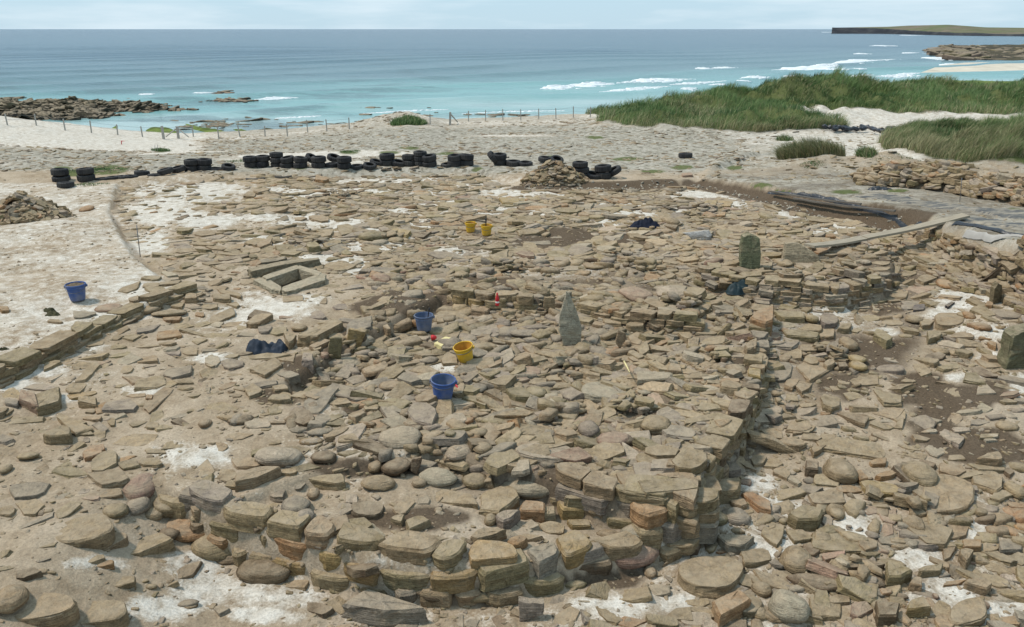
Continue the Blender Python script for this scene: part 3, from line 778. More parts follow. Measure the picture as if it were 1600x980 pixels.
def prism_from_top(top, hgt, r, embed=0.07, bev=0.16, lay=None, jit=0.035, splay=0.03):
    """top: (m,3) outline of the upper face in the world; sides run down through a few uneven beds"""
    c = top.mean(0)
    size = np.abs(top - c)[:, :2].max()
    bv = min(bev * hgt, 0.18 * size, 0.035)
    lay = lay if lay is not None else (2 if hgt < 0.1 else 3)
    m = len(top)
    zs = [-(hgt + embed)] + [-(hgt) * (1 - (i + 0.5) / (lay)) for i in range(lay)]
    zs = [zs[0]] + [z for z in zs[1:] if z < -bv * 1.2] + [-bv]
    R = []
    for i, z in enumerate(zs):
        f = 1 + (r.random() - .5) * 2 * jit + (splay if i < 2 else 0)
        p = c + (top - c) * np.array([f, f, 1])
        d = (r.random((m, 2)) - .5) * size * 0.05
        p[:, :2] += d
        p[:, 2] = top[:, 2] + z + (r.random(m) - .5) * 0.2 * bv
        R.append(p)
    p = c + (top - c) * np.array([1 - bv / size * .9, 1 - bv / size * .9, 1])
    R.append(p)
    return rings_mesh(R, min(0.10 * hgt, 0.018), r)

def ico(sub):
    bm = bmesh.new(); bmesh.ops.create_icosphere(bm, subdivisions=sub, radius=1.0)
    V = np.array([v.co[:] for v in bm.verts]); F = [[v.index for v in f.verts] for f in bm.faces]
    bm.free()
    return V, F
ICO2, ICO3, ICO1 = ico(2), ico(3), ico(1)

def cobble_verts(r, base=None, angular=0.25):
    V, F = base or ICO3
    V = V.copy()
    for _ in range(int(5 + angular * 16)):                     # knock flats off the ellipsoid
        n = r.normal(size=3); n /= np.linalg.norm(n)
        lim = 0.72 + r.random() * 0.22
        dd = V @ n
        over = np.maximum(dd - lim, 0)
        V -= over[:, None] * n * 0.85
    o = r.random(3) * 50
    V *= (1 + 0.06 * fbm(V[:, 0] * 1.5 + o[0], V[:, 1] * 1.5 + V[:, 2] * 1.1 + o[1], 3))[:, None]
    lo, hi = V.min(0), V.max(0)
    return (V - (lo + hi) / 2) / ((hi - lo) / 2), F

PLACED = []          # every hand-placed stone: x, y, radius - the scattered rubble keeps clear of them

def stone_geom(cx, cy, w, h, kind, ang, r, B=None):
    """world vertices and faces of one stone whose silhouette is about w x h photograph pixels round cx,cy"""
    B = hit(cx, cy + (0.46 if kind in 'cr' else 0.5) * h)[0] if B is None else B
    dep = (B - np.array([0, 0, CAMZ])) @ _fw
    s = FPX / dep
    d = ray(cx, cy); d = d / np.linalg.norm(d)
    sn = -d[2]; cs = math.sqrt(1 - sn * sn)
    a = math.radians(ang)
    smooth = False
    if kind == 'c':
        A = w / 2 / s; hh = h / 2 / s
        c_ = min(0.62 * hh / cs, 0.75 * A)
        D = min(math.sqrt(max(hh * hh - (c_ * cs) ** 2, 1e-6)) / sn, 1.4 * A)
        V, F = cobble_verts(r, ICO3 if w > 45 else ICO2)
        V = V * np.array([A, D, c_])
        yaw = math.atan2(-math.sin(a) / sn, math.cos(a)) * 0.75
        Rm = np.array([[math.cos(yaw), -math.sin(yaw), 0], [math.sin(yaw), math.cos(yaw), 0], [0, 0, 1]])
        tl = (r.random() - .5) * 0.3
        Rt = np.array([[1, 0, 0], [0, math.cos(tl), -math.sin(tl)], [0, math.sin(tl), math.cos(tl)]])
        V = V @ Rt.T @ Rm.T + G(cx, cy, B[2] + 0.62 * c_)
        smooth = True
        rad = 0.5 * (A + D)
    elif kind == 'u':
        O = outline(r, 16, int(r.integers(4, 6)))
        ca, sa = math.cos(a), math.sin(a)
        px = cx + (O[:, 0] * ca * w + O[:, 1] * -sa * h) / 2
        py = cy + (O[:, 0] * sa * w + O[:, 1] * ca * h) / 2
        dd = ray(px, py)
        t = B[1] / dd[:, 1]
        P = dd * t[:, None] + np.array([0, 0, CAMZ])
        P[:, 1] += (P[:, 2] - B[2]) * (0.05 + 0.2 * r.random()) + (P[:, 0] - B[0]) * (r.random() - .5) * 0.6
        th = np.clip(0.3 * w / s, 0.05, 0.14)
        V, F = upright_prism(P, th, r)
        rad = w / 2 / s * 0.7
    else:
        f = {'s': 0.20, 'r': 0.22, 'b': 0.44}[kind]
        H = f * h / (s * cs)
        H = min(max(H, 0.03), 0.24 if kind != 'b' else 0.6)
        ht = max(h - H * s * cs, 0.45 * h)
        O = outline(r, 22 if w > 60 else 16, None if kind == 's' else int(r.integers(4, 6)), 1.0 if kind == 'r' else (0.35 if kind == 'b' else 0.12))
        if kind == 'b' and r.random() < 0.8:                 # squarish blocks keep one long edge towards the viewer
            O = outline(r, 18, 4, 0.25); O = np.sign(O) * np.abs(O) ** 0.75
        ca, sa = math.cos(a), math.sin(a)
        oy = cy - (h - ht) / 2
        px = cx + (O[:, 0] * ca * w + O[:, 1] * -sa * ht) / 2
        py = oy + (O[:, 0] * sa * w + O[:, 1] * ca * ht) / 2
        P = G(px, py, B[2] + H)
        c = P.mean(0)
        gx, gy = (r.random(2) - .5) * (0.16 if kind != 'b' else 0.10)
        P[:, 2] += (P[:, 0] - c[0]) * gx + (P[:, 1] - c[1]) * gy
        P = P[::-1]                                           # picture y runs down: make the walk anticlockwise from above
        V, F = prism_from_top(P, H, r, embed=0.10, jit=0.02 if kind == 'b' else 0.035)
        e = P[:, :2].max(0) - P[:, :2].min(0)
        rad = 0.25 * (e[0] + e[1])
        B = np.array([c[0], c[1], B[2]])
    return V, F, B, rad, smooth

def upright_prism(P, th, r):
    """P (m,3): outline in a roughly vertical plane; a slab of thickness th behind it"""
    m = len(P)
    c = P.mean(0)
    def ring(f, off, z=0):
        q = c + (P - c) * f + (r.random((m, 3)) - .5) * th * 0.12
        q[:, 1] += off
        return q
    R = [ring(0.90, th), ring(0.985, th * .85), ring(1.0, th * .5), ring(0.995, th * .12), ring(0.93, 0.0)]
    V = list(np.concatenate(R)); F = []
    for k in range(len(R) - 1):
        for j in range(m):
            a = k * m + j; b = k * m + (j + 1) % m
            F.append((a, b, b + m, a + m))
    base = (len(R) - 1) * m
    V.append(R[-1].mean(0) + np.array([0, -0.01, 0])); F += [(base + j, base + (j + 1) % m, len(V) - 1) for j in range(m)]
    V.append(R[0].mean(0)); F += [((j + 1) % m, j, len(V) - 1) for j in range(m)]
    return np.array(V), F

def fix_normals(me):
    bm = bmesh.new(); bm.from_mesh(me)
    bmesh.ops.recalc_face_normals(bm, faces=bm.faces)
    bm.to_mesh(me); bm.free()

def put_stone(V, F, base, mat, col, parent=None, name='stone', smooth=False):
    o = mesh_obj(name, np.asarray(V) - base, F, mat, None, smooth)
    fix_normals(o.data)
    o.color = (*[float(v) for v in col], 1)
    if parent is not None:
        o.parent = parent
        o.location = Vector(base) - parent.location
    else:
        o.location = Vector(base)
    return o

def prism_px(poly, zoff, hgt, col, parent, name='stone', r=None, base_at=None, bev=0.14):
    """a slab whose upper face is the given photograph polygon, lying hgt above the ground there"""
    r = r or np.random.default_rng(int(poly[0][0] * 7 + poly[0][1]))
    a = np.array(poly, float)
    k = 4
    pts = np.concatenate([a[i] + (a[(i + 1) % len(a)] - a[i]) * np.linspace(0, 1, k, endpoint=False)[:, None] for i in range(len(a))])
    pts += (r.random(pts.shape) - .5) * 0.7
    zb = hit(*(base_at or (a[:, 0].mean(), a[:, 1].max())))[0][2] + zoff
    P = G(pts[:, 0], pts[:, 1], zb + hgt)
    area = np.sum(P[:, 0] * np.roll(P[:, 1], -1) - np.roll(P[:, 0], -1) * P[:, 1])
    if area < 0: P = P[::-1]
    V, F = prism_from_top(P, hgt, r, embed=0.12, bev=bev, jit=0.012, splay=0.0)
    b = np.array([*P[:, :2].mean(0), zb])
    PLACED.append((b[0], b[1], 0.25 * (np.ptp(P[:, 0]) + np.ptp(P[:, 1]))))
    return put_stone(V, F, b, M_STONE, col, parent, name)
# ------------------------------------------------------------------ stones surveyed one by one
# cx cy w h kind angle tint [| label]   kinds: s slab, r rounded slab, b block, c boulder, u upright slab;   header: origin and scale of the survey sheet
FRONT_WALL = [(530, 650, 2.963, """1340 640 300 130 c -8 p;690 560 165 90 b;825 590 95 80 b 0 o;985 520 120 65 s;1110 505 110 60 b 0 y;1245 548 110 45 c;440 815 200 90 c 5 d;650 830 245 80 c;890 915 120 90 u 0 g;1090 780 115 50 c 0 v"""),
 (0, 650, 2.963, """900 515 300 130 c -10 o;1010 597 250 135 c;1220 720 270 110 c 8 d;790 402 195 125 c 5 v;640 418 110 88 c 0 g;645 332 160 115 c -10 p;930 405 105 105 s -40;540 437 120 80 c;710 452 100 60 c;440 665 90 40 s -20;780 545 110 60 c 10 d;1050 660 140 50 c 0 d"""),]
CORNER_WALL = [(960, 560, 5.0, """570 830 330 130 b -3;480 935 300 100 b 0 t;480 1000 300 95 b 0 v;490 1060 300 90 b 0 v;490 695 140 120 s -20;645 735 150 110 s -10;800 740 150 130 b -35 t;890 650 150 80 b -30;960 600 160 85 s -15;1070 660 110 70 s;
1000 690 70 210 b 0 v;720 900 110 170 b -20 t;700 1010 100 190 b -10 v;880 760 130 130 b -38;880 850 130 120 b -35 v;770 960 90 160 b -30 v"""),
 (530, 650, 2.963, """1090 335 130 50 b 0 d;1250 330 190 62 b 0 v;1200 375 300 36 s 0 v;885 330 280 115 c 3 w;700 480 60 80 c""")]
LEFT_WALL = [(0, 380, 5.0, """390 755 170 85 b -12;345 842 245 85 s -15 v;150 935 150 105 s -25;350 905 230 95 b -20 v;400 955 150 75 b -25;190 1010 220 80 b -22 v;525 812 110 105 b -5;540 712 160 85 s -15;700 652 190 85 s -15 v;700 730 200 85 b -18 v;
850 590 190 95 s -15;880 648 170 75 b -20 v;1030 560 160 95 c -15;1160 512 190 105 c -10;1320 548 270 68 c -4;850 505 210 62 c -5 p;1000 620 150 60 b -20 d""")]
INNER_WALL = [(640, 380, 5.0, """560 525 170 90 b 8;780 537 140 85 b -3;940 530 150 85 b 5;850 600 250 42 s 5;640 510 120 42 s 5 o;670 565 60 35 s;720 585 140 40 s 4;1030 590 120 50 s 4;480 500 120 60 s 8;1380 610 120 70 b 5;1480 640 110 60 b 4;1370 560 110 50 s 5;1470 590 130 46 s 5;1580 620 150 70 b 3""")]
EAST_WALL = [(960, 380, 5.0, """1180 172 120 80 s;1320 155 150 72 c;1230 235 150 60 s;1170 262 130 60 s;1290 275 130 62 b;1300 310 150 50 b;1390 330 140 44 s;1390 366 140 44 b;1530 335 140 90 b 0 v;1470 240 160 55 s;1440 285 110 50 b;1590 270 120 60 s;1580 400 120 60 b;1250 330 110 50 b"""),
 (1280, 380, 5.0, """60 180 190 50 s;215 165 150 60 s;360 150 90 65 c 0 w;480 160 150 42 s;480 205 160 36 s;390 255 130 72 s;190 245 120 80 s 20;90 250 130 55 s;250 318 190 85 b 3;60 330 110 60 b;60 385 80 40 b;290 250 90 60 s;500 240 120 50 s 0 g;520 290 100 50 b;440 310 110 55 b;120 380 110 45 b;390 375 80 40 b 0 y;280 390 90 40 b""")]
RUBBLE = [
 (530, 650, 2.963, """1380 533 160 90 c 0 w;780 480 115 100 b 0 g;893 437 120 108 b 0 o | pale orange squared block in the low wall face below a long rounded boulder;970 455 65 90 b;1068 425 135 120 b 0 y | golden square block in the wall face right of a pale orange one;
1185 425 90 70 c;1195 478 110 50 s;1275 458 50 60 c 0 o;735 400 190 150 s -20;625 300 125 75 c 0 v;610 240 115 65 s -25;460 285 185 82 c 5 w;530 380 230 70 s 8;180 310 165 80 c;265 235 140 95 c 0 d | dark rounded cobble with a white fleck among paler wall stones;165 235 70 80 c;
355 240 50 70 u 0 d;80 255 120 50 s;390 145 110 60 c;455 160 80 55 c;280 100 205 100 c 3 w | large smooth pale boulder just below and left of the nearest blue bucket;470 95 190 60 s 10 v;555 165 130 85 c 0 w;550 205 130 60 b 0 d;665 150 90 60 c;770 125 105 45 c 0 v;
800 70 105 55 c;950 172 260 100 r 0 w | big flat pale sandstone slab with a stepped top behind the long boulder;1160 190 180 80 s -5;1275 112 170 85 c 0 p | reddish rounded stone at the edge of a sandy hollow;1155 60 100 75 c 0 g;1470 40 140 90 c | rounded tan boulder alone in the brown hollow behind the corner wall;645 75 90 40 c;700 45 80 30 s;
800 10 170 40 s;920 55 190 40 s;1065 60 85 55 s;1310 195 130 45 s -5 p;1430 200 110 55 s;1400 310 110 70 c 0 v;1030 245 100 40 s 25;1540 300 150 90 s;130 435 150 90 r 5 d;270 485 65 60 b;365 500 110 80 b -20;80 505 150 70 s 0 v;300 420 100 70 s -40;370 310 70 50 c;345 25 95 60 s;60 90 180 110 s -20 w;
460 435 40 25 c;1555 140 90 70 b;1100 225 90 50 b;1190 235 110 60 s -30;210 890 390 170 b 5 g | big grey rock streaked with white sand at the near foot of the front wall;1440 725 60 70 c;1510 640 100 50 s -20;1545 660 110 30 s -35"""),
 (0, 650, 2.963, """262 88 130 100 b 0 t | cube shaped stone with one dark side lying on bare silt;340 50 170 80 s 20;130 185 95 40 c -5;430 165 100 70 s -25 o;480 215 140 90 s -25;595 225 95 55 s -10 v;700 215 110 55 s 10;500 290 190 95 s -5;500 362 130 50 s -10;1060 395 170 90 s 20 w;315 435 120 60 s -25;
140 345 190 80 s -10 g;380 535 280 150 r -15 t;500 590 190 60 s -25;680 600 240 110 s -10;470 690 110 45 s 0 o;25 245 55 45 c;30 440 80 60 s;40 850 170 130 c -20 t;190 890 310 150 r -10 t;440 915 290 120 r -5 t;870 870 100 40 c -10 g;870 720 150 70 s -20 d;1190 280 220 92 b -10 t;1340 260 70 40 s;1510 300 180 82 b 8;
1290 185 220 105 c 8 w;1140 220 150 60 s 5;1370 415 140 100 c -15 g;1410 470 90 80 c 0 g;1460 490 80 60 s;1300 480 90 70 s;1220 470 100 110 s;1550 510 130 90 s -10;1500 190 120 60 c 8 d;1480 75 120 45 c -10 g;1390 70 110 40 s 0 g;1440 118 110 35 c;1560 85 120 60 b -15;1190 30 130 70 s -5 w;1095 20 70 45 c 0 g;950 35 60 50 c;
705 45 60 40 s;720 165 100 30 s;1545 240 110 50 s;1450 360 60 60 c;1100 320 120 40 s 5;560 770 130 60 s -8 t;130 730 120 50 s -12 d;700 790 60 30 c"""),
 (1060, 650, 2.963, """150 742 310 215 r 5 t | broad flat tan boulder, the largest at the near foot of the corner;15 552 180 112 c 0 t;545 670 155 130 c 0 t | smooth round cobble like a ball lying in white sand;360 655 140 95 s -5 v;265 592 170 90 b 5 g;440 545 100 110 s 30;590 470 160 130 b 5 v;690 490 50 70 s 0 g;730 450 65 60 c;690 375 180 120 s 10;560 560 130 80 s 10;
750 595 270 110 s 5 v;895 550 60 45 c 0 g;975 470 90 80 s 0 p;880 440 80 50 s 0 p;965 530 60 80 s 0 p;1020 570 95 65 s 5;1145 530 245 150 s 32 t | long tan slab tipped down to the right among white sand;1250 378 240 195 r 10 t | big smooth fan shaped slab half under an orange stone;1225 425 165 90 s 8 o | flat orange stone lying on a big smooth slab;1290 540 110 80 s;1360 600 90 60 b 0 o;
945 345 215 80 b 8 y;850 290 65 75 b 30 o | small deep orange block between two tan boulders;965 280 105 65 b 5 o;925 218 80 50 b 0 o;1020 265 60 90 s 0 g;1115 270 150 140 c 0 t | heavy squarish tan boulder beside small orange blocks;1085 185 140 50 s;745 250 150 120 c 0 t;650 165 70 60 b;800 150 330 85 s 4 | long grey paving slab lying level behind a rounded boulder;690 300 120 60 s 10;790 340 120 45 s 0 o;930 385 150 50 s 10;
1070 145 110 55 s 5;1190 165 100 60 s 12 w;1290 195 80 30 s;1445 195 120 80 b 5;1425 240 180 40 s;1430 300 150 100 s 12;1270 250 130 80 s 15;1350 270 120 60 s;1500 370 110 70 s 5;1560 345 90 80 c;1570 415 100 35 s 8 o;830 697 260 82 b 3 d;630 772 255 75 c 8 d;840 800 170 90 s 15 t;960 820 60 50 b 0 o;1015 745 130 130 b 20 v;1100 780 60 80 b;
1170 715 115 75 b;1210 680 110 40 s 25;1250 630 60 90 s 60;1330 660 65 110 b 20;1280 775 110 30 s -5 o;1390 790 130 85 b;1110 890 115 110 b -15 y;970 915 115 120 b 0 d;850 900 105 90 s 0 p;680 898 150 110 s 5 t;740 850 110 50 s;510 885 180 160 c -20 w;375 915 80 70 c;430 765 190 70 s 20;385 805 95 75 c;250 890 170 160 b -25 o;80 870 130 50 s;80 945 150 75 r 0 w;
1340 915 170 140 r -10 t;1545 950 120 60 s 0 o;1420 875 40 35 c 0 p;1192 835 28 34 c 0 p;1540 600 110 80 s 0 g;1440 610 90 50 s;140 472 180 82 c 5 v;265 465 140 80 c 10 g;212 350 170 140 b -12 t | thick stone leaning against the outside of the corner wall;232 252 120 75 b 0 g;92 385 60 90 u 0 g;280 410 80 60 b;465 150 310 42 u 23;530 130 130 60 b 8 t;430 90 100 50 s;560 50 120 60 s;370 205 80 70 s;
1260 100 110 55 s 12 w;1155 70 70 30 s;1310 65 80 25 s 0 w;1440 95 90 30 s;1530 45 100 40 s;440 220 90 50 s;480 260 80 60 s 20;620 240 60 80 b 0 d;590 60 90 50 s 8"""),
 (0, 380, 5.0, """1345 598 150 50 b 0 o;1330 435 210 90 s -12;1490 425 100 85 b;1390 480 110 70 s;1480 350 90 60 s;1200 450 130 50 s;1080 430 150 60 s -15;1220 370 180 60 s;1010 355 190 60 s -20;1180 330 130 50 s;1330 310 170 50 s;1180 275 160 45 s;660 560 180 70 s 0 g;430 612 120 30 s;30 520 80 55 b 0 o | lone reddish brown stone on bare sand at the very edge of the trench;680 840 185 70 s 3 g;
890 815 200 60 s -3 v;930 700 170 55 s -20;1160 670 200 60 s -15 g;1320 715 190 85 s -10 o | flat orange flagstone in the silt right of the edging wall;740 790 150 50 s -12;1160 810 190 30 s -3;1560 560 70 40 s 0 o;1500 700 200 70 s 0 t;1560 770 120 60 s;1350 860 120 60 s 0 g;1480 850 130 70 s 5;1150 910 160 70 s -5"""),
 (0, 560, 5.0, """220 345 150 195 b 0 p | pinkish banded block beside a larger tan block;370 345 230 185 b -20 t | large pentagonal tan block next to the pinkish one;90 355 110 90 b 0 g;640 290 230 60 s -8 y;680 345 150 110 b 5;930 382 290 130 s -10 g | pale blue grey slab lying flat in tan silt;795 395 110 80 s -30 o;705 420 80 40 s;720 472 150 55 s;1170 200 250 120 s -10 t;1060 295 160 40 s;
680 115 230 125 s -20;1390 110 230 100 s -15 g;1430 180 160 60 s;1235 315 260 90 s -40;1165 310 60 60 b 0 o;560 500 240 70 s 15;640 580 180 60 s;780 540 130 90 s 5 g;870 500 60 70 s;740 740 170 90 s -25 o"""),
 (320, 560, 5.0, """480 85 240 120 s -25;60 40 120 80 s;210 55 180 80 s 0 g;640 132 200 80 s 3 g;815 140 180 80 s;590 240 130 80 b;580 320 180 90 b -5;750 290 180 90 s;920 340 300 165 s -25 g | large broken grey slab pointing down into the dug channel;1130 275 300 135 s 10 g;1210 345 200 90 s -12 o;1210 160 220 105 s -20 g;1110 42 230 105 c -15 w;900 90 160 70 s;1460 215 200 78 c -3;1290 220 120 80 s;
1050 160 70 35 c;960 240 120 40 s;1510 90 200 80 s;280 480 200 75 c -10 d;430 520 190 80 s 0 w;740 560 160 60 c 0 g;920 560 190 72 c -8 g;830 645 180 60 c 0 w;1030 590 220 90 s -10;1120 642 170 115 b -8 t;380 250 120 120 s -30;1300 380 120 70 s;1500 400 200 120 s 0 g"""),
 (640, 560, 5.0, """690 125 240 115 s 5 g;930 100 180 100 s 0 p;880 165 120 50 s 0 p;1100 75 120 90 b;1140 150 150 90 s 10;1000 185 140 60 s;1190 225 150 80 b 0 v;1230 60 90 60 s -30;1350 60 150 110 b -30;1450 50 60 115 u 5 w;1335 140 110 90 s;1540 265 390 195 r 5 w | biggest pale slab near the middle, thick with a rounded front edge;1540 150 130 90 s 0 g;985 268 190 100 c 8 v;850 215 70 60 s;545 230 130 80 c 15 g;
800 340 140 110 s -5;1145 315 110 85 b;1310 330 120 50 c;1285 368 200 62 c;1285 412 210 62 c;1140 372 100 40 s;815 442 310 92 b -3 t | long level block with a straight front edge on the silt;590 380 130 40 s;590 412 90 35 s;505 450 70 70 c;560 480 100 45 c;330 495 230 115 s -12 w;230 455 130 50 s;100 440 220 200 s 30 g;310 370 130 60 s;555 525 100 40 c;530 585 140 70 c 10;650 555 80 40 s;800 565 175 92 c 5 w;735 505 120 50 s;
1245 545 140 80 c 0 t;1080 555 210 60 s;980 625 130 70 s 20 g;180 130 150 80 s;360 130 70 40 c;60 210 120 60 s;60 40 140 70 s;450 60 110 60 s;1420 420 110 80 s 20;1500 420 200 70 s 15 v;300 440 60 40 c"""),
 (960, 560, 5.0, """315 158 270 120 b -2 w | pale oblong block with a crisp front edge in the rubble wall;470 90 115 105 b;640 140 230 60 c 0 t;655 180 150 34 s 0 o;955 95 170 105 c -5;800 90 150 70 s;900 180 160 60 b 0 o;1095 135 100 135 b 0 y;1175 220 80 165 b 0 v;1300 110 170 155 r 5 g;1390 182 150 120 s -40;1475 210 130 150 s -30;1550 90 210 190 s -30 t | large square paving slab set askew in the right hand passage;1390 310 110 90 s 20;
1300 395 195 90 s 18;1290 345 150 40 s 20;1510 370 130 50 s;320 515 245 150 c 0 t;560 385 190 70 s 0 w;740 380 190 80 s 3 v;940 400 110 60 s;240 265 120 60 c 0 w;430 260 90 70 s;690 470 280 72 s -8;850 520 140 100 b;620 620 290 85 s 5 g;60 500 140 50 s 0 g;120 580 170 80 s;60 640 190 110 c 0 d;1080 520 130 120 s;1230 590 170 100 s;1390 660 200 80 b 8;1440 570 90 70 s;1450 510 100 70 s;760 270 180 50 s;800 220 130 40 s 0 o;600 240 120 50 s"""),
 (1280, 560, 5.0, """350 165 240 125 s 3 t | broad flat slab at the edge of the dark bare soil;530 310 240 150 s 12 t;530 430 270 115 s 5;625 460 90 145 s 70;300 60 140 85 c 0 y;80 50 90 105 b;185 60 80 72 b 0 d;90 335 150 200 s -15 t;270 298 170 82 s;415 470 110 50 s;540 485 130 52 s 0 w;1040 265 140 70 s 15;1310 250 150 115 s 10 w | pale five sided slab lying alone beside white sand;1270 390 180 72 s 8 w;1380 465 160 62 b 0 g;1460 525 180 72 c;1260 500 150 60 s 0 g;
1120 565 130 46 s 0 w;900 485 120 40 s 20 w;880 570 90 40 s 0 w;1035 620 195 100 s 20 w | pale pointed slab lying on the dark soil;710 690 200 80 s 8;1350 610 100 40 s 0 w;1340 640 110 40 s 0 w;420 630 80 50 c;700 180 120 40 s;1000 200 180 40 s;190 180 110 70 s;130 240 100 50 s"""),
 (320, 380, 5.0, """190 392 200 50 s 15;130 430 140 72 b;220 482 100 60 s;30 500 140 42 s;130 575 210 70 s -22;425 605 210 110 b -22 t;690 440 160 50 s;870 565 150 70 s 0 g;640 582 120 30 s 0 p;470 672 110 90 s 0 g;570 690 140 70 s 0 v;665 760 100 140 b;900 705 370 150 b -22 t | long straight slab set on edge behind the crumpled dark coat;740 662 120 62 c;900 792 170 60 b -20;
1205 645 235 125 s -25 g | bluish slab leaning up to a point among tan stones;1180 748 140 150 u 0 y;1010 832 110 172 u 0 v | squat upright stone with a dark olive face near the dark coat;1330 762 180 110 s -30;1100 830 130 90 s -20;1430 790 110 52 c;1480 620 115 90 s 35;1560 640 90 60 s;1390 640 140 60 s 20;870 820 80 60 s;800 912 90 135 b 0 g;1030 742 130 80 s;1370 485 240 65 b -28 t;1440 330 130 60 s -15;
1500 850 150 110 s 0 v;60 925 120 90 s 0 w;430 890 480 55 s -3;220 930 170 60 s 0 g;845 28 110 100 b 0 v | small cube shaped stone standing in white sand;990 18 130 70 b -15 v;240 30 150 50 s -15 o | thin rusty orange flake among tan slabs;380 70 180 50 s;480 100 180 50 s;1060 500 120 50 s 0 g;640 290 70 30 s;690 425 150 50 s 0 g"""),
 (640, 380, 5.0, """500 410 140 105 b 0 v;380 340 170 85 b -15 v;480 310 90 50 s;850 455 80 42 s 0 g;950 465 110 32 s;1095 492 100 135 u 8 t | rounded upright stone closing the end of the short inner wall;915 702 270 78 c 0 g | long smooth grey stone lying on the paved floor;1100 620 150 32 s;560 700 170 115 s 0 g;640 690 130 115 s 0 g;730 702 110 62 b 0 g;700 782 110 62 b 0 d;830 772 150 72 b -3;870 822 220 82 s -10 g;1150 810 310 80 r 5 t;1200 870 190 62 c;
735 902 190 110 s -35 w | pale rectangular slab tilted up beside the leaning yellow bucket;340 720 130 70 s -20;300 552 180 52 s;240 610 60 80 b;560 815 110 62 s 0 o;1410 700 160 82 s -20 g;1150 745 90 62 c 0 g;980 900 110 72 c;110 745 100 50 s 0 w;300 820 100 80 b 0 g;150 910 160 72 c 0 g;1100 930 110 70 b;180 265 160 82 s -5 v;130 312 130 32 s 0 o;690 170 100 62 b;700 105 150 92 s -10;640 232 150 62 s;550 130 120 60 s;830 75 200 60 s;
1000 330 90 70 b 0 d;940 350 80 50 c;1080 330 90 40 s;1330 60 200 80 s 0 g;1120 120 130 50 s;1250 190 230 60 s -3 w;1450 185 160 50 c"""),
 (960, 380, 5.0, """170 395 250 105 c -12 p | big smooth reddish brown boulder lying in the rubble;450 382 250 88 c 6 w | long smooth cream boulder right of the reddish brown one;590 457 190 88 c -3 t;430 512 205 90 s 18 w;600 547 150 82 c 0 o;705 507 105 92 b -20 y | small yellowish square block tilted on its corner;410 440 130 52 c 0 w;205 452 80 46 c;240 597 80 62 b -10 y;340 592 110 70 b -10 y;440 632 155 82 b 10 w;625 622 140 66 c -8;
490 655 80 50 b;552 738 110 92 b 0 t;720 692 180 62 s;765 768 200 70 s -5;980 567 110 82 b 5;1010 690 220 72 s;900 692 70 80 s;530 822 160 80 s 0 g;800 832 130 62 s;1068 812 92 152 b 5 t;1155 600 180 235 b 0 o | tall square block with a rusty front at the inner wall end;1360 572 255 90 b 3 v;1545 592 120 82 c 0 v;1460 722 280 92 b 5 v | upper of two long parallel greenish slabs in the passage;1520 662 200 82 s 15 t;1325 782 240 112 s 0 g;
1230 880 100 72 c;1390 872 150 82 s;1520 822 150 72 s;1540 912 110 102 s;160 642 140 112 b 0 t;50 762 85 135 u 20 t;170 752 120 132 s;100 782 70 70 c;330 922 170 92 b 10;170 882 130 72 b 25;600 932 170 92 s;720 932 120 80 s 25;930 272 210 62 s -5;730 252 160 62 s;540 262 140 72 s;900 202 200 82 s -15;860 112 190 62 s;780 172 110 82 s 0 v;320 112 130 62 s 0 w;230 187 260 82 s -5 w;
1180 372 200 72 s 8;1170 432 130 62 b 0 v;1030 345 90 45 c 0 w;740 345 120 40 s 0 d;900 420 120 60 s;1000 410 130 50 s;60 60 130 60 s;450 150 150 40 s;560 190 170 40 s 0 g"""),
 (1280, 380, 5.0, """900 260 280 85 s -22 t | long pale slab slanting up out of the rubble below the stone bank;1010 322 180 82 c 8 o;780 378 240 72 s 0 p;510 502 225 72 s 3 w;290 492 210 82 s 8 w;620 402 150 90 s;850 602 150 130 s -30 t;1020 602 230 112 r;740 592 130 82 c 15;1170 567 90 72 c 0 o;1255 652 170 82 c 0 o;1120 732 215 82 b -3 t;1440 772 140 102 b 0 w | pale squarish block in front of the big mossy upright stone;1320 742 150 82 b 0 o;1350 802 70 100 b 0 o;
1465 560 235 92 s 8 g;1480 380 80 100 b;1330 482 60 62 b 0 o;940 842 130 62 c;1048 857 90 52 c;900 742 110 125 b 0 v;500 742 150 125 b 30 v;200 662 110 90 b 0 v;60 702 120 100 s;80 602 140 140 r 0 g;230 792 140 125 c;110 837 120 100 b;300 907 140 92 c 0 y;290 682 90 52 s;450 450 180 70 s;560 440 150 60 s;700 500 120 50 s 0 g;1120 560 80 50 c;1330 320 160 90 s 20;1250 390 90 60 c;1550 420 120 50 s;950 170 120 50 s;700 240 120 50 s;1080 240 120 50 s"""),
 (700, 220, 5.0, """200 268 60 30 b;1050 615 130 45 b -5 v;940 530 130 50 s;620 465 40 45 c 0 o;480 470 160 70 s 0 y;880 440 100 30 s;1130 420 90 30 s;1320 430 90 40 s;1370 475 90 35 c 0 o;1100 470 110 40 s;1260 770 95 80 b 20 w | pale wedge of stone between two patches of dark soil;200 760 190 50 s -8;120 730 100 40 s;640 830 120 60 s;700 860 110 50 s;870 890 190 60 s 0 v;1050 830 160 80 s -10 w;1240 850 170 80 s 0 w;1570 830 90 80 c;1110 900 110 60 s 0 v;
560 860 140 50 s;150 590 120 50 s;80 400 130 40 s;430 650 110 40 s"""),
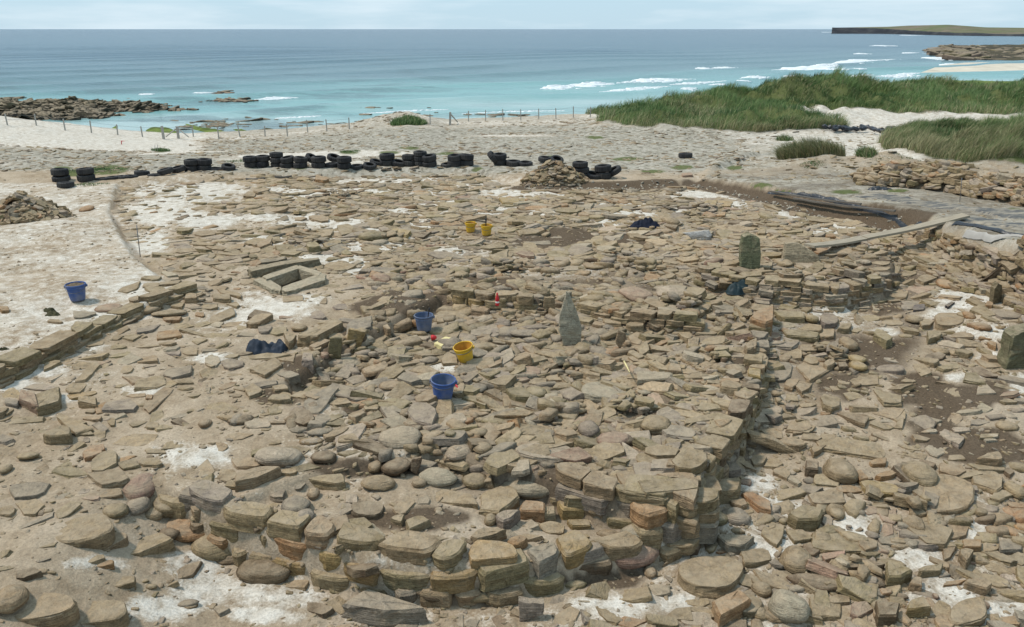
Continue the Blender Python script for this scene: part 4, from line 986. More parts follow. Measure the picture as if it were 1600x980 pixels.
 (380, 220, 5.0, """470 302 105 40 b 0 y;615 305 110 70 b 10 o | rusty squared block standing at the far edge of the stones;440 350 120 60 s;1010 545 240 26 s 2 w;1190 590 80 60 b -20 d;1020 745 200 120 c 15 v | humped olive boulder in a group of stones left of the twin yellow buckets;1230 725 160 70 b 8 y;1190 775 130 60 c 0 t;950 785 90 40 c;1100 690 90 60 s 30 g;1340 620 70 50 s;1510 635 95 50 b 0 o;860 690 60 40 c;640 730 130 70 s;800 700 130 90 s;860 770 60 40 c;1230 600 80 60 c;1370 655 90 30 s 0 d;
700 440 90 30 s;480 455 120 40 s;560 470 90 35 s;140 390 120 60 s;50 420 100 60 s;590 610 150 60 s;450 610 90 40 s;360 700 150 70 s;130 790 140 70 s -20;170 810 130 80 b -20;60 860 160 60 s;150 910 140 60 s;730 890 60 40 c;760 900 100 40 s"""),
 (1020, 220, 5.0, """450 505 110 70 s -10 y;560 495 130 60 s 0 y;400 550 130 40 s;430 575 80 45 b 0 o;525 580 90 45 b 0 o;620 600 120 40 s;140 630 140 90 c -5;140 670 110 50 b 15 d;430 735 90 80 b -30 w | white edged stone chip tipped up in far rubble;640 690 160 50 s;640 755 110 50 s;850 720 70 60 b;880 570 100 70 s;780 590 120 60 s;1165 580 90 50 c;1100 570 60 50 s;1270 615 140 50 s 0 v;1130 660 110 40 s;950 655 130 40 s;1060 690 60 40 c;940 690 80 30 s;270 715 140 60 s;420 830 150 35 b 0 o;
430 855 130 40 b 0 o;640 850 90 40 b;990 830 110 36 b 0 o;930 900 170 60 b 0 y;1390 745 80 45 b 0 o;1310 740 90 45 b 0 w;1310 860 130 50 s 0 o;1500 870 120 60 s;360 900 45 70 b;520 910 200 50 s 0 w;240 920 130 40 s;1010 940 140 50 c;40 910 80 60 s;270 268 85 36 b 0 p | pinkish orange stone lying behind the far corner of the trench;1180 530 60 40 s;1020 600 80 40 s;720 610 130 40 s;340 670 80 30 s;280 740 100 40 s;180 780 150 40 s"""),
 (0, 320, 2.963, """400 20 60 32 c 0 o;1450 190 60 40 b 0 v;1540 185 80 40 s;1080 200 90 30 s -10;1180 170 100 36 s;1230 185 60 36 b;1160 215 90 30 s;1230 240 80 30 s;950 135 100 25 s;1000 200 100 22 s;870 215 100 22 s"""),
]
# ------------------------------------------------------------------ building the surveyed stones
def parse(sheets):
    for ox, oy, s, txt in sheets:
        for it in txt.replace('\n', '').split(';'):
            it = it.strip()
            if not it: continue
            lab = None
            if '|' in it:
                it, lab = [q.strip() for q in it.split('|')]
            q = it.split()
            cx, cy, w, h = (float(v) for v in q[:4])
            yield ox + cx / s, oy + cy / s, w / s, h / s, q[4], float(q[5]) if len(q) > 5 else 0.0, q[6] if len(q) > 6 else 't', lab

def surveyed(sheets):
    L = list(parse(sheets))
    H = hit([q[0] for q in L], [q[1] + (0.46 if q[4] in 'cr' else 0.5) * q[3] for q in L])
    return [(*q, b) for q, b in zip(L, H)]

def wall(label, sheets, seed, base_px):
    b = hit(*base_px)[0]
    root = empty('stone_wall', b)
    tag(root, label, 'stone wall')
    r = np.random.default_rng(seed)
    for cx, cy, w, h, kind, ang, tint, lab, hb in surveyed(sheets):
        V, F, B, rad, sm = stone_geom(cx, cy, w, h, kind, ang, r, hb)
        put_stone(V, F, B, M_STONE, tint_of(tint, r), root, smooth=sm)
        PLACED.append((B[0], B[1], rad))
    return root

W_FRONT = wall('curved dry stone wall of big blocks across the near side of the dig', FRONT_WALL, 1, (650, 945))
W_CORNER = wall('squared stone wall corner with several stacked courses right of the long boulder', CORNER_WALL, 2, (1080, 840))
W_LEFT = wall('low stone edging wall running up beside the bare sand and blue bucket', LEFT_WALL, 3, (120, 560))
W_INNER = wall('short inner wall of squared blocks with a red bottle standing on it', INNER_WALL, 4, (790, 505))
W_EAST = wall('rounded wall end of many thin courses below the mossy upright stone', EAST_WALL, 5, (1300, 470))

def courses(root, line, zlow, ztop, seed, depth=0.3, hc=(0.10, 0.19), lb=(0.16, 0.5), inset=0.04, batter=0.10, tints='tttvvgd', soft=0.09):
    """coursed stonework along a line on the ground (seen side on the right hand of the walk reversed towards the camera)"""
    r = np.random.default_rng(seed)
    P = np.asarray(line, float)
    L = np.concatenate([[0], np.cumsum(np.linalg.norm(np.diff(P, axis=0), axis=1))])
    rise = 0.0
    S = np.linspace(0, L[-1], 30)
    X, Y = np.interp(S, L, P[:, 0]), np.interp(S, L, P[:, 1])
    gx, gy = np.gradient(X), np.gradient(Y); gq = np.hypot(gx, gy)
    out = gheight(X + gy / gq * 0.22, Y - gx / gq * 0.22, False); inn = gheight(X - gy / gq * 0.40, Y + gx / gq * 0.40, False)
    lo = out - 0.05 if zlow is None else np.interp(S, [0, L[-1]], zlow)
    hi = inn + (ztop if np.ndim(ztop) == 0 else np.interp(S, [0, L[-1]], ztop) - inn)
    zl = lambda s: np.interp(s, S, lo); zt = lambda s: np.interp(s, S, hi)
    tall = float((hi - lo).max())
    while rise < tall - 0.03:
        h = r.uniform(*hc); s = -r.random() * 0.2
        while s < L[-1]:
            l = r.uniform(*lb); m = min(max(s + l / 2, 0), L[-1])
            z0 = zl(m) + rise
            if z0 < zt(m) - 0.02:
                e = 0.05
                x, y = np.interp(m, L, P[:, 0]), np.interp(m, L, P[:, 1])
                dx = np.interp(min(m + e, L[-1]), L, P[:, 0]) - np.interp(max(m - e, 0), L, P[:, 0]); dy = np.interp(min(m + e, L[-1]), L, P[:, 1]) - np.interp(max(m - e, 0), L, P[:, 1])
                q = math.hypot(dx, dy); dx, dy = dx / q, dy / q
                nx, ny = -dy, dx                                   # into the wall: left of the walk
                off = inset + batter * rise + r.normal(0, .018)
                hh = min(h * r.uniform(.85, 1.05), zt(m) - z0 + 0.07)
                O = outline(r, 16, 4 if r.random() < .6 else 5, 0.12 if soft < .15 else .5); O = np.sign(O) * np.abs(O) ** (0.55 if soft < .15 else .70)
                dd = depth * r.uniform(.8, 1.25)
                u = O[:, 0] * l * .49; v = O[:, 1] * dd / 2 + dd / 2 + off
                top = np.stack([x + dx * u + nx * v, y + dy * u + ny * v, np.full(16, z0 + hh)], -1)
                top[:, 2] += (u * r.normal(0, .03) + (v - v.mean()) * r.normal(0, .04))
                V, F = prism_from_top(top, hh, r, embed=0.02, jit=0.02 if soft < .15 else .05, splay=0.0, bev=soft)
                b = np.array([x, y, z0])
                put_stone(V, F, b, M_STONE, tint_of(tints[int(r.integers(0, len(tints)))], r), root)
            s += l + 0.012
        rise += h + 0.006
courses(W_FRONT, FOOT_FRONT, None, 0.03, 101, 0.36, (0.16, 0.24), (0.26, 0.62), 0.0, 0.26, 'tttttvvgoyd', 0.16)
courses(W_CORNER, FOOT_SIDE[:4], None, 0.05, 102, 0.34, (0.10, 0.17), (0.22, 0.6), 0.0)
courses(W_CORNER, FOOT_SIDE[3:], None, 0.05, 103, 0.30, (0.08, 0.15), (0.18, 0.45), 0.02)
courses(W_CORNER, FOOT_STEP, None, 0.07, 104, 0.34, (0.13, 0.20), (0.3, 0.7), 0.0, tints='tvvtg')
courses(W_LEFT, P_LEFT[:4], None, 0.05, 105, 0.36, (0.06, 0.10), (0.25, 0.8), -0.04, 0.3, 'tvvt')
courses(W_EAST, P_EAST[:5], None, 0.08, 106, 0.30, (0.05, 0.10), (0.18, 0.5), -0.03, 0.35, 'tvtgw')
courses(W_INNER, P_INNER[:3], None, 0.06, 107, 0.28, (0.10, 0.15), (0.25, 0.55), -0.02, 0.1, 'tvyt')
courses(W_INNER, P_INNER2[:4], None, 0.05, 108, 0.28, (0.06, 0.12), (0.2, 0.5), -0.02, 0.1, 'tvt')

# rubble regions: pieces of the floor, each with its own stones
ZONES = [  # polygon in photograph points, cover, largest half-size, region name, sand clears stones
    ([(188, 291), (402, 279), (430, 345), (420, 400), (228, 402), (176, 335)], 0.6, 0.24, 'rubble_floor_far'),
    ([(400, 276), (745, 276), (800, 292), (842, 300), (842, 410), (560, 430), (420, 420), (228, 402), (420, 400), (430, 345)], 1.9, 0.29, 'rubble_floor_far'),
    ([(842, 300), (1045, 298), (1085, 292), (1330, 352), (1420, 380), (1420, 405), (1210, 405), (842, 410)], 1.9, 0.29, 'rubble_floor_back'),
    ([(20, 600), (310, 470), (228, 405), (560, 425), (610, 470), (480, 560), (440, 700), (200, 770), (0, 770), (-150, 660)], 0.45, 0.22, 'silt_floor'),
    ([(560, 425), (842, 405), (1000, 402), (1000, 560), (960, 740), (760, 735), (480, 700), (440, 640), (480, 560), (610, 470)], 2.2, 0.21, 'rubble_floor'),
    ([(1000, 402), (1215, 402), (1205, 600), (1172, 700), (1000, 790), (960, 740), (1000, 560)], 2.2, 0.20, 'rubble_floor_inner'),
    ([(440, 690), (760, 735), (960, 740), (1010, 800), (1090, 840), (1000, 900), (700, 950), (390, 900), (200, 812), (190, 765)], 0.55, 0.15, 'terrace_floor'),
    ([(1205, 402), (1430, 380), (1560, 470), (1750, 560), (1800, 730), (1172, 730), (1205, 600)], 1.1, 0.19, 'passage_floor'),
    ([(1172, 730), (1800, 730), (2000, 1100), (860, 1100), (1000, 915), (1096, 855), (1110, 790)], 1.25, 0.14, 'lower_floor'),
    ([(-200, 770), (190, 770), (390, 905), (700, 955), (1000, 915), (860, 1100), (-400, 1100)], 0.22, 0.18, 'foreground_floor'),
]
ZP = [poly_xy(z[0]) for z in ZONES]
REGION_LABEL = {'rubble_floor_far': 'far floor of flat rubble and white sand', 'rubble_floor_back': 'far rubble floor near the soil bank', 'silt_floor': 'tan silt floor with half buried flagstones',
                'rubble_floor': 'central floor of stone rubble', 'rubble_floor_inner': 'rubble floor inside the squared corner', 'terrace_floor': 'silt floor on top of the curved front wall',
                'passage_floor': 'paved passage beside bare dark soil', 'lower_floor': 'white sand floor crowded with big stones', 'foreground_floor': 'pale silt floor in front of the curved wall'}
REG = {}
for n in REGION_LABEL:
    REG[n] = tag(empty('rubble_floor' if n.startswith('rubble') else 'sand_floor' if n in ('lower_floor', 'foreground_floor') else n), REGION_LABEL[n], kind='structure')
COUNT = {n: 0 for n in REG}

def zone_at(x, y):
    zi = np.full(np.shape(x), -1)
    for i, P in enumerate(ZP):
        zi = np.where((zi < 0) & inside(x, y, P), i, zi)
    return zi

SINGLES = []
r_ = np.random.default_rng(21)
for cx, cy, w, h, kind, ang, tint, lab, hb in surveyed(RUBBLE):
    V, F, B, rad, sm = stone_geom(cx, cy, w, h, kind, ang, r_, hb)
    PLACED.append((B[0], B[1], rad))
    col = tint_of(tint, r_)
    if lab:
        o = put_stone(V, F, B, M_STONE, col, None, 'boulder' if kind == 'c' else 'stone_block' if kind == 'b' else 'standing_stone' if kind == 'u' else 'flagstone', sm)
        tag(o, lab, 'boulder' if kind == 'c' else 'stone')
        SINGLES.append(o)
    else:
        z = int(zone_at(np.array([B[0]]), np.array([B[1]]))[0])
        n = ZONES[z][3] if z >= 0 else ('lower_floor' if cx > 900 else 'silt_floor')
        put_stone(V, F, B, M_STONE, col, REG[n], smooth=sm)
        COUNT[n] += 1

# ---- special stones
def upright(poly, base, th, col, label, name='standing_stone', lean=0.1, yaw=0.0, parent=None):
    a = np.array(poly, float)
    k = 3
    pts = np.concatenate([a[i] + (a[(i + 1) % len(a)] - a[i]) * np.linspace(0, 1, k, endpoint=False)[:, None] for i in range(len(a))])
    B = hit(*base)[0]
    d = ray(pts[:, 0], pts[:, 1])
    P = d * (B[1] / d[:, 1])[:, None] + np.array([0, 0, CAMZ])
    P[:, 1] += (P[:, 2] - B[2]) * lean + (P[:, 0] - B[0]) * yaw
    r = np.random.default_rng(int(poly[0][0]))
    V, F = upright_prism(P, th, r)
    low = V[:, 2] < B[2] + 0.1
    V[low, 2] -= 0.12
    o = put_stone(V, F, B, M_STONE, col, parent, name)
    PLACED.append((B[0], B[1], 0.25))
    return tag(o, label, 'standing stone') if label else o
def u3(l): return [(640 + x / 5, 380 + y / 5) for x, y in l]
upright(u3([(1228, 398), (1248, 412), (1305, 540), (1350, 680), (1340, 780), (1300, 810), (1265, 805), (1205, 792), (1165, 690), (1178, 560), (1218, 445)]), (894, 541), 0.10, (0.42, 0.365, 0.265), 'tall pointed grey slab standing upright in the middle of the dig', lean=0.16, yaw=0.12)
upright([(1163, 371), (1174, 367), (1188, 373), (1189, 398), (1187, 417), (1172, 421), (1158, 417), (1159, 395)], (1172, 420), 0.18, (0.175, 0.18, 0.105), 'mossy green upright stone beside a leaning triangular slab', yaw=-0.2)
upright([(1224, 408), (1232, 384), (1254, 384), (1276, 398), (1294, 413), (1240, 412)], (1255, 412), 0.14, (0.37, 0.30, 0.20), 'broad triangular slab leaning against rubble right of the mossy upright', lean=0.5)
upright([(1602, 520), (1584, 528), (1578, 556), (1569, 574), (1600, 580), (1650, 582), (1655, 515)], (1585, 578), 0.3, (0.175, 0.16, 0.092), 'big mossy upright stone cut by the edge of the view above white sand', lean=0.15, yaw=0.2)
upright([(1549, 471), (1552, 450), (1560, 442), (1569, 448), (1570, 470), (1559, 475)], (1559, 474), 0.14, (0.20, 0.155, 0.09), 'dark brown ridged stone set on end by the foot of the stone bank', lean=0.12, yaw=0.5)
o = upright([(1068, 366), (1110, 362), (1114, 369), (1096, 378)], (1098, 378), 0.06, (0.5, 0.48, 0.45), None, 'stone', lean=0.6, parent=REG['rubble_floor_back'])

# ---- the cist: four slabs round a sunken floor, and a long slab on edge behind it
cb = hit(455, 455)[0]
cist = tag(empty('stone_cist', cb), 'box of four thick slabs set in the silt round a sunken floor', 'stone cist')
cc = (0.40, 0.345, 0.245)
def cslab(poly, hgt, base): return prism_px(poly, 0, hgt, cc, cist, 'slab', base_at=base)
cslab([(441, 448), (504, 426), (509, 429), (508, 437), (470, 450), (449, 456), (440, 454)], 0.10, (472, 458))
cslab([(396, 437), (413, 432), (440, 448), (438, 455), (424, 452)], 0.10, (420, 456))
cslab([(411, 431), (463, 414), (470, 416), (468, 419), (416, 437)], 0.12, (404, 446))
cslab([(467, 414), (503, 425), (498, 431), (466, 420)], 0.12, (510, 436))
tag(prism_px([(386, 420), (440, 408), (497, 402), (501, 405), (446, 413), (392, 424)], 0, 0.16, (0.27, 0.225, 0.15), None, 'edge_slab', base_at=(440, 421)), 'long dark slab on edge just behind the slab box', 'stone')
tag(prism_px([(1371, 475), (1428, 474), (1446, 479), (1444, 483), (1428, 484), (1429, 481)], 0, 0.03, (0.10, 0.09, 0.10), None, 'slate', base_at=(1436, 484)), 'small dark purple slate on white sand below the stone bank', 'stone') if False else None
tag(prism_px([(1428, 477), (1446, 474), (1444, 483), (1427, 484)], 0.02, 0.03, (0.11, 0.10, 0.115), None, 'slate', base_at=(1436, 484)), 'small dark purple slate on white sand below the stone bank', 'slate')
tag(prism_px([(1477, 477), (1486, 471), (1492, 472), (1482, 479)], 0.02, 0.03, (0.09, 0.08, 0.08), None, 'slate', base_at=(1484, 479)), 'narrow dark slate chip on the white sand right of the purple slate', 'slate')

# ---- scattered rubble between the surveyed stones
def proto(r, m, lay, rounded):
    O = outline(r, m, None, rounded)
    top = np.concatenate([O, np.zeros((m, 1))], 1)
    # unit slab: half-size 1, top at z=0, height handled by scaling z
    V, F = prism_from_top(top, 0.5, r, embed=0.0, bev=0.24, lay=lay, jit=0.05, splay=0.05)
    V[:, 2] /= 0.5                                           # now -1 .. ~0
    return V, F
PROTO_ME = []
for i in range(44):
    if i < 34:
        V, F = proto(r_, 12, 1 if i % 3 else 2, 0.04 if i % 4 else 0.35); sm = False
    else:
        V, F = cobble_verts(r_, ICO2, 0.4); V = V * np.array([1, 1, 0.5]) + np.array([0, 0, -0.5]); sm = True
    me = bpy.data.meshes.new('stone')
    me.from_pydata([tuple(v) for v in V], [], [tuple(f) for f in F])
    if sm: me.polygons.foreach_set('use_smooth', [True] * len(me.polygons))
    me.materials.append(M_STONE)
    fix_normals(me)
    PROTO_ME.append(me)
LOW = []
for i in range(24):
    m = 7
    O = outline(r_, m, 5, 0.1)
    top = np.concatenate([O, np.zeros((m, 1))], 1)
    top[:, 2] += (r_.random(m) - .5) * 0.25
    up = top.copy(); up[:, :2] *= 0.84
    lowr = top.copy(); lowr[:, 2] = -1; lowr[:, :2] *= 1.02
    mid = top.copy(); mid[:, 2] -= 0.28
    V = np.concatenate([lowr, mid, up, [[0, 0, 0.05]]])
    F = []
    for k in range(2):
        for j in range(m):
            a, b = k * m + j, k * m + (j + 1) % m
            F += [(a, b, b + m), (a, b + m, a + m)]
    F += [(2 * m + j, 2 * m + (j + 1) % m, 3 * m) for j in range(m)]
    LOW.append((V, np.array(F)))

def joined(name, items, parent, mat=M_RUBBLE):
    """items: (x,y,z,rx,ry,thick,yaw,tx,ty,col) -> one mesh of many small stones"""
    VV, FF, CC = [], [], []
    off = 0
    for k, (x, y, z, rx, ry, th, yaw, tx, ty, col) in enumerate(items):
        V, F = LOW[k % len(LOW)]
        P = V * np.array([rx, ry, th])
        c, s = math.cos(yaw), math.sin(yaw)
        Q = np.stack([P[:, 0] * c - P[:, 1] * s, P[:, 0] * s + P[:, 1] * c, P[:, 2]], -1)
        Q[:, 2] += Q[:, 0] * tx + Q[:, 1] * ty
        VV.append(Q + np.array([x, y, z])); FF.append(F + off); off += len(V)
        CC.append(np.tile(np.array([*col, 1.0]), (len(V), 1)))
    o = fast_mesh(name, np.concatenate(VV), np.concatenate(FF), mat, None, colors=np.concatenate(CC))
    if parent is not None: o.parent = parent
    o['kind'] = 'stuff'
    return o

PILES = [(590, 372, .8, 40), (1060, 480, .7, 40), (900, 575, .6, 40), (690, 690, .5, 24), (860, 650, .5, 30), (980, 640, .5, 26), (560, 560, .5, 30), (1010, 420, .8, 40), (1100, 330, 1.0, 50), (520, 310, 1.0, 50), (790, 420, .8, 40), (660, 420, .7, 36),
         (1240, 440, .7, 40), (1330, 430, .7, 40), (1110, 560, .5, 30), (1160, 500, .5, 24), (270, 455, .6, 36), (1420, 790, .5, 24), (1330, 900, .5, 26), (1200, 640, .4, 18), (1300, 560, .5, 24), (960, 400, .7, 40), (480, 380, .7, 30)]
KEEP = []
for kx, ky, kr in [(662, 522, .24), (691, 630, .26), (728, 572, .26), (735, 366, .2), (760, 371, .2), (415, 548, .38), (1006, 354, .3), (1157, 450, .28), (691, 536, .2), (678, 531, .14), (712, 604, .15), (777, 492, .12), (894, 541, .35), (1172, 421, .3), (1285, 381, .25), (1320, 377, .25), (1345, 373, .25), (450, 440, .75), (979, 584, .2), (440, 415, .5), (485, 408, .5), (117, 473, .25)]:
    q_ = hit(kx, ky)[0]
    KEEP.append((q_[0], q_[1] + .08, kr)); PLACED.append(KEEP[-1])
def scatter():
    r = np.random.default_rng(5)
    grid = {}
    CELL = 0.35
    def key(x, y): return (int(math.floor(x / CELL)), int(math.floor(y / CELL)))
    def add(x, y, q): grid.setdefault(key(x, y), []).append((x, y, q))
    def free(x, y, q, slack):
        n = int(math.ceil((q + 0.5) / CELL)); kx, ky = key(x, y)
        for i in range(kx - n, kx + n + 1):
            for j in range(ky - n, ky + n + 1):
                for (a, b, c) in grid.get((i, j), ()):
                    if (a - x) ** 2 + (b - y) ** 2 < (slack * (c + q)) ** 2: return False
        return True
    for x, y, q in PLACED: add(x, y, max(q, 0.05))
    N = 110000
    xs = r.uniform(-14, 17, N); ys = r.uniform(5.2, 29, N)
    zi = zone_at(xs, ys)
    zz = gheight(xs, ys)
    sand, soil, green, grav, grass, px, py = ground_masks(xs, ys, zz)
    bare = blob_mask(px, py, BARE_P, fbm(xs * 1.2, ys * 1.2, 3) * .5)
    keep = []
    szrand = np.exp(r.normal(0, 0.60, N)) * 0.096 * (0.5 + 1.15 * vnoise(xs * 0.75 + 2, ys * 0.75))
    clus = 0.25 + 1.6 * sstep(0.2, 0.75, vnoise(xs * 0.6 + 11, ys * 0.6 + 3) * .7 + vnoise(xs * 1.7, ys * 1.7) * .3)
    u = r.random(N)
    for i in range(N):
        z = zi[i]
        if z < 0: continue
        cover, rmax = ZONES[z][1], ZONES[z][2]
        q = min(max(szrand[i], 0.03), rmax)
        p = cover * (1 - 0.85 * (sand[i] > 0.62)) * (1 - 0.7 * (soil[i] > 0.7)) * clus[i] * (1 - 0.9 * bare[i])
        if u[i] < p * 0.42: keep.append((q, i, z))
    keep.sort(key=lambda t: -t[0])
    out = {n: [] for n in REG}
    for q, i, z in keep:
        dense = ZONES[z][1] > 1.2
        if not free(xs[i], ys[i], q, 0.42 if dense else 0.75): continue
        add(xs[i], ys[i], q)
        out[ZONES[z][3]].append((q, xs[i], ys[i], zz[i], z))
    for cx, cy, rad, n_ in PILES:
        c = hit(cx, cy)[0]
        for _ in range(n_):
            x, y = c[0] + r.normal(0, .5) * rad, c[1] + r.normal(0, .5) * rad * 1.2
            z_ = int(zone_at(np.array([x]), np.array([y]))[0])
            if z_ < 0 or any((x - a) ** 2 + (y - b) ** 2 < (c_ + .1) ** 2 for a, b, c_ in KEEP): continue
            d_ = math.hypot(x - c[0], y - c[1]) / rad
            out[ZONES[z_][3]].append((min(0.06 + .09 * r.random() ** 1.5 + .05 * (r.random() < .2), .22), x, y, float(gheight(x, y)) + max(0, .20 * (1 - d_)) * r.random() + .02, z_))
    for n, L in out.items():
        d = [(-(q / math.hypot(y, 5)), q, x, y, z, zn) for (q, x, y, z, zn) in L]
        d.sort(key=lambda t: t[0])
        small = []
        for k, (_, q, x, y, z, zn) in enumerate(d):
            t = r.random()
            col = tint_of('t' if t < .46 else 'v' if t < .64 else 'g' if t < .80 else 'w' if t < .90 else 'o' if t < .93 else 'p' if t < .945 else 'd', r, 0.2)
            col = col * (1.0 + 0.42 * float(fbm(x * .45 + 7, y * .45, 3)))
            asp = 0.45 + 0.45 * r.random()
            yaw = r.normal(0, 0.8)
            th = min(max(q * (0.28 + 0.5 * r.random()), 0.03), 0.16)
            flat = 0.6 if n in ('rubble_floor_far', 'rubble_floor_back', 'silt_floor') else 1.0
            th *= flat
            tx, ty = r.normal(0, 0.17 * flat, 2)
            up = th * (0.08 + 0.60 * r.random()) * (0.55 if n in ('silt_floor', 'foreground_floor', 'terrace_floor') else 1.0)
            if COUNT[n] < 290:
                o = bpy.data.objects.new('stone', PROTO_ME[int(r.integers(0, 34 if r.random() < .95 else 44))])
                o.location = (x, y, z + up)
                o.scale = (q * 1.15, q * asp, th)
                o.rotation_euler = (ty, -tx, yaw)
                o.color = (*[float(v) for v in col], 1)
                link(o, REG[n]); COUNT[n] += 1
            else:
                small.append((x, y, z + up, q * 1.15, q * asp, th, yaw, tx, ty, col))
        if small: joined('small_stones', small, REG[n])
    return out
SC = scatter()

# ---- stone chips lying everywhere, and the shingle of the storm beach
def chips():
    r = np.random.default_rng(9)
    items = []
    N = 60000
    ys = np.exp(r.uniform(math.log(5.4), math.log(28), N)); xs = r.uniform(-1, 1, N) * (0.72 * ys + 1.5)
    z = gheight(xs, ys)
    sand, soil, green, grav, grass, px, py = ground_masks(xs, ys, z)
    zi = zone_at(xs, ys)
    dens = np.where(zi >= 0, np.array([z_[1] for z_ in ZONES] + [0.3])[zi], 0.3)
    ok = r.random(N) < np.clip(dens * 0.6, 0.12, 0.8) * np.where(sand > 0.6, 0.35, 1) * (0.25 + 1.1 * sstep(-0.3, 0.4, fbm(xs * 0.8, ys * 0.8, 3)))
    for i in np.nonzero(ok)[0]:
        q = 0.008 + 0.036 * r.random() ** 2.4
        t = r.random()
        col = tint_of('t' if t < .45 else 'v' if t < .6 else 'g' if t < .78 else 'w' if t < .88 else 'd', r, 0.2)
        items.append((xs[i], ys[i], z[i] + q * 0.3, q * 1.3, q * (0.6 + .4 * r.random()), q * 0.6, r.random() * 6.28, *r.normal(0, .2, 2), col))
    o = joined('stone_chips', items, None); tag(o, 'small stone chips scattered over the silt', kind='stuff')
    items = []
    N = 15000
    ys = r.uniform(26.5, 47, N); xs = r.uniform(-1, 1, N) * (0.72 * ys)
    z = gheight(xs, ys)
    sand, soil, green, grav, grass, px, py = ground_masks(xs, ys, z)
    ok = (grav > 0.2) & (grass < 0.1) & (zone_at(xs, ys) < 0) & (r.random(N) < 0.25 + 0.75 * sstep(-0.2, 0.3, fbm(xs * 0.25, ys * 0.8, 3)))
    for i in np.nonzero(ok)[0]:
        q = 0.035 + 0.10 * r.random() ** 3
        t = r.random()
        col = tint_of('t' if t < .30 else 'g' if t < .55 else 'v' if t < .72 else 'd' if t < .90 else 'w', r, 0.25) * 0.85
        items.append((xs[i], ys[i], z[i] + q * 0.15, q * 1.5, q * .8, q * 0.4, r.normal(0, .4), *r.normal(0, .15, 2), col))
    o = joined('shingle', items, None)
    pale = []
    for Ln in L_SECT:
        for _ in range(170):
            k = r.integers(0, len(Ln) - 1); f = r.random()
            x, y = Ln[k] + (Ln[k + 1] - Ln[k]) * f + r.normal(0, .14, 2)
            q = 0.02 + .05 * r.random() ** 2
            pale.append((x, y, float(gheight(x, y)) + q * .3, q, q * .8, q * .6, r.random() * 6, *r.normal(0, .3, 2), np.array((.5, .46, .38)) * (0.5 + .6 * r.random())))
    tag(joined('shell_specks', pale, None), 'pale shells and stone chips in the dark soil section', kind='stuff'); tag(o, 'grey flat shingle of the storm beach behind the tyres', kind='stuff')
chips()

# ---- heaps and banks of thrown stones
def pile_stones(root, spots, r, cap=260):
    """spots: (x,y,z,half-size,tiltx,tilty,yaw) in the world; the first cap as parts, the rest joined"""
    small = []
    base = np.array(root.location)
    spots = sorted(spots, key=lambda t: -t[3])
    for k, (x, y, z, q, tx, ty, yaw) in enumerate(spots):
        t = r.random()
        col = tint_of('t' if t < .5 else 'v' if t < .68 else 'w' if t < .8 else 'g' if t < .9 else 'o' if t < .96 else 'd', r, 0.18)
        th = q * (0.35 + 0.4 * r.random()); asp = 0.55 + 0.35 * r.random()
        if k < cap:
            o = bpy.data.objects.new('stone', PROTO_ME[int(r.integers(0, 44))])
            o.location = Vector((x, y, z)) - root.location
            o.scale = (q * 1.15, q * asp, th); o.rotation_euler = (ty, -tx, yaw)
            o.color = (*[float(v) for v in col], 1)
            link(o, root)
        else:
            small.append((x - base[0], y - base[1], z - base[2], q * 1.15, q * asp, th, yaw, tx, ty, col))
    if small: joined('small_stones', small, root)

def heap(px, py, rx_m, ry_m, hgt, n, q0, label, seed):
    B = hit(px, py)[0]
    B = B + np.array([0, ry_m * 0.8, 0]); B[2] = gheight(B[0], B[1])
    root = tag(empty('stone_heap', B), label, 'stone heap')
    r = np.random.default_rng(seed)
    spots = []
    for i in range(n):
        a = r.random() * 6.283; rr = math.sqrt(r.random())
        x, y = B[0] + rx_m * rr * math.cos(a), B[1] + ry_m * rr * math.sin(a)
        hh = hgt * (1 - rr ** 1.3) * (0.85 + 0.3 * r.random())
        q = q0 * (0.6 + 0.9 * r.random() ** 2)
        sl = hgt / rx_m
        spots.append((x, y, hh + q * .15, q, -math.cos(a) * sl * .8 + r.normal(0, .2), -math.sin(a) * sl * .8 + r.normal(0, .2), r.normal(0, .7)))
        PLACED.append((x, y, q))
    gz = gheight(np.array([t[0] for t in spots]), np.array([t[1] for t in spots]))
    spots = [(t[0], t[1], t[2] + g_, *t[3:]) for t, g_ in zip(spots, gz)]
    # a soil core under the stones
    k, m = 8, 28
    V = [(0, 0, hgt * 0.93)]
    F = []
    for i in range(1, k + 1):
        rr = i / k * 1.12
        for j in range(m):
            a = j / m * 6.283
            x, y = rx_m * rr * math.cos(a), ry_m * rr * math.sin(a)
            V.append((x, y, float(gheight(B[0] + x, B[1] + y)) - B[2] + hgt * max(1 - rr ** 1.3, -0.2) * 0.93 - 0.03))
    for j in range(m): F.append((0, 1 + j, 1 + (j + 1) % m))
    for i in range(k - 1):
        for j in range(m):
            a, b = 1 + i * m + j, 1 + i * m + (j + 1) % m
            F.append((a, a + m, b + m, b))
    mesh_obj('core', V, F, M_SOIL, root, True)
    pile_stones(root, spots, r)
    return root
heap(868, 287, 1.15, 0.75, 0.62, 260, 0.11, 'cone shaped heap of thrown stones between the tyres and the trench', 31)
heap(12, 350, 1.25, 1.0, 0.62, 260, 0.13, 'stone heap at the very edge of the view on the bare sand', 32)

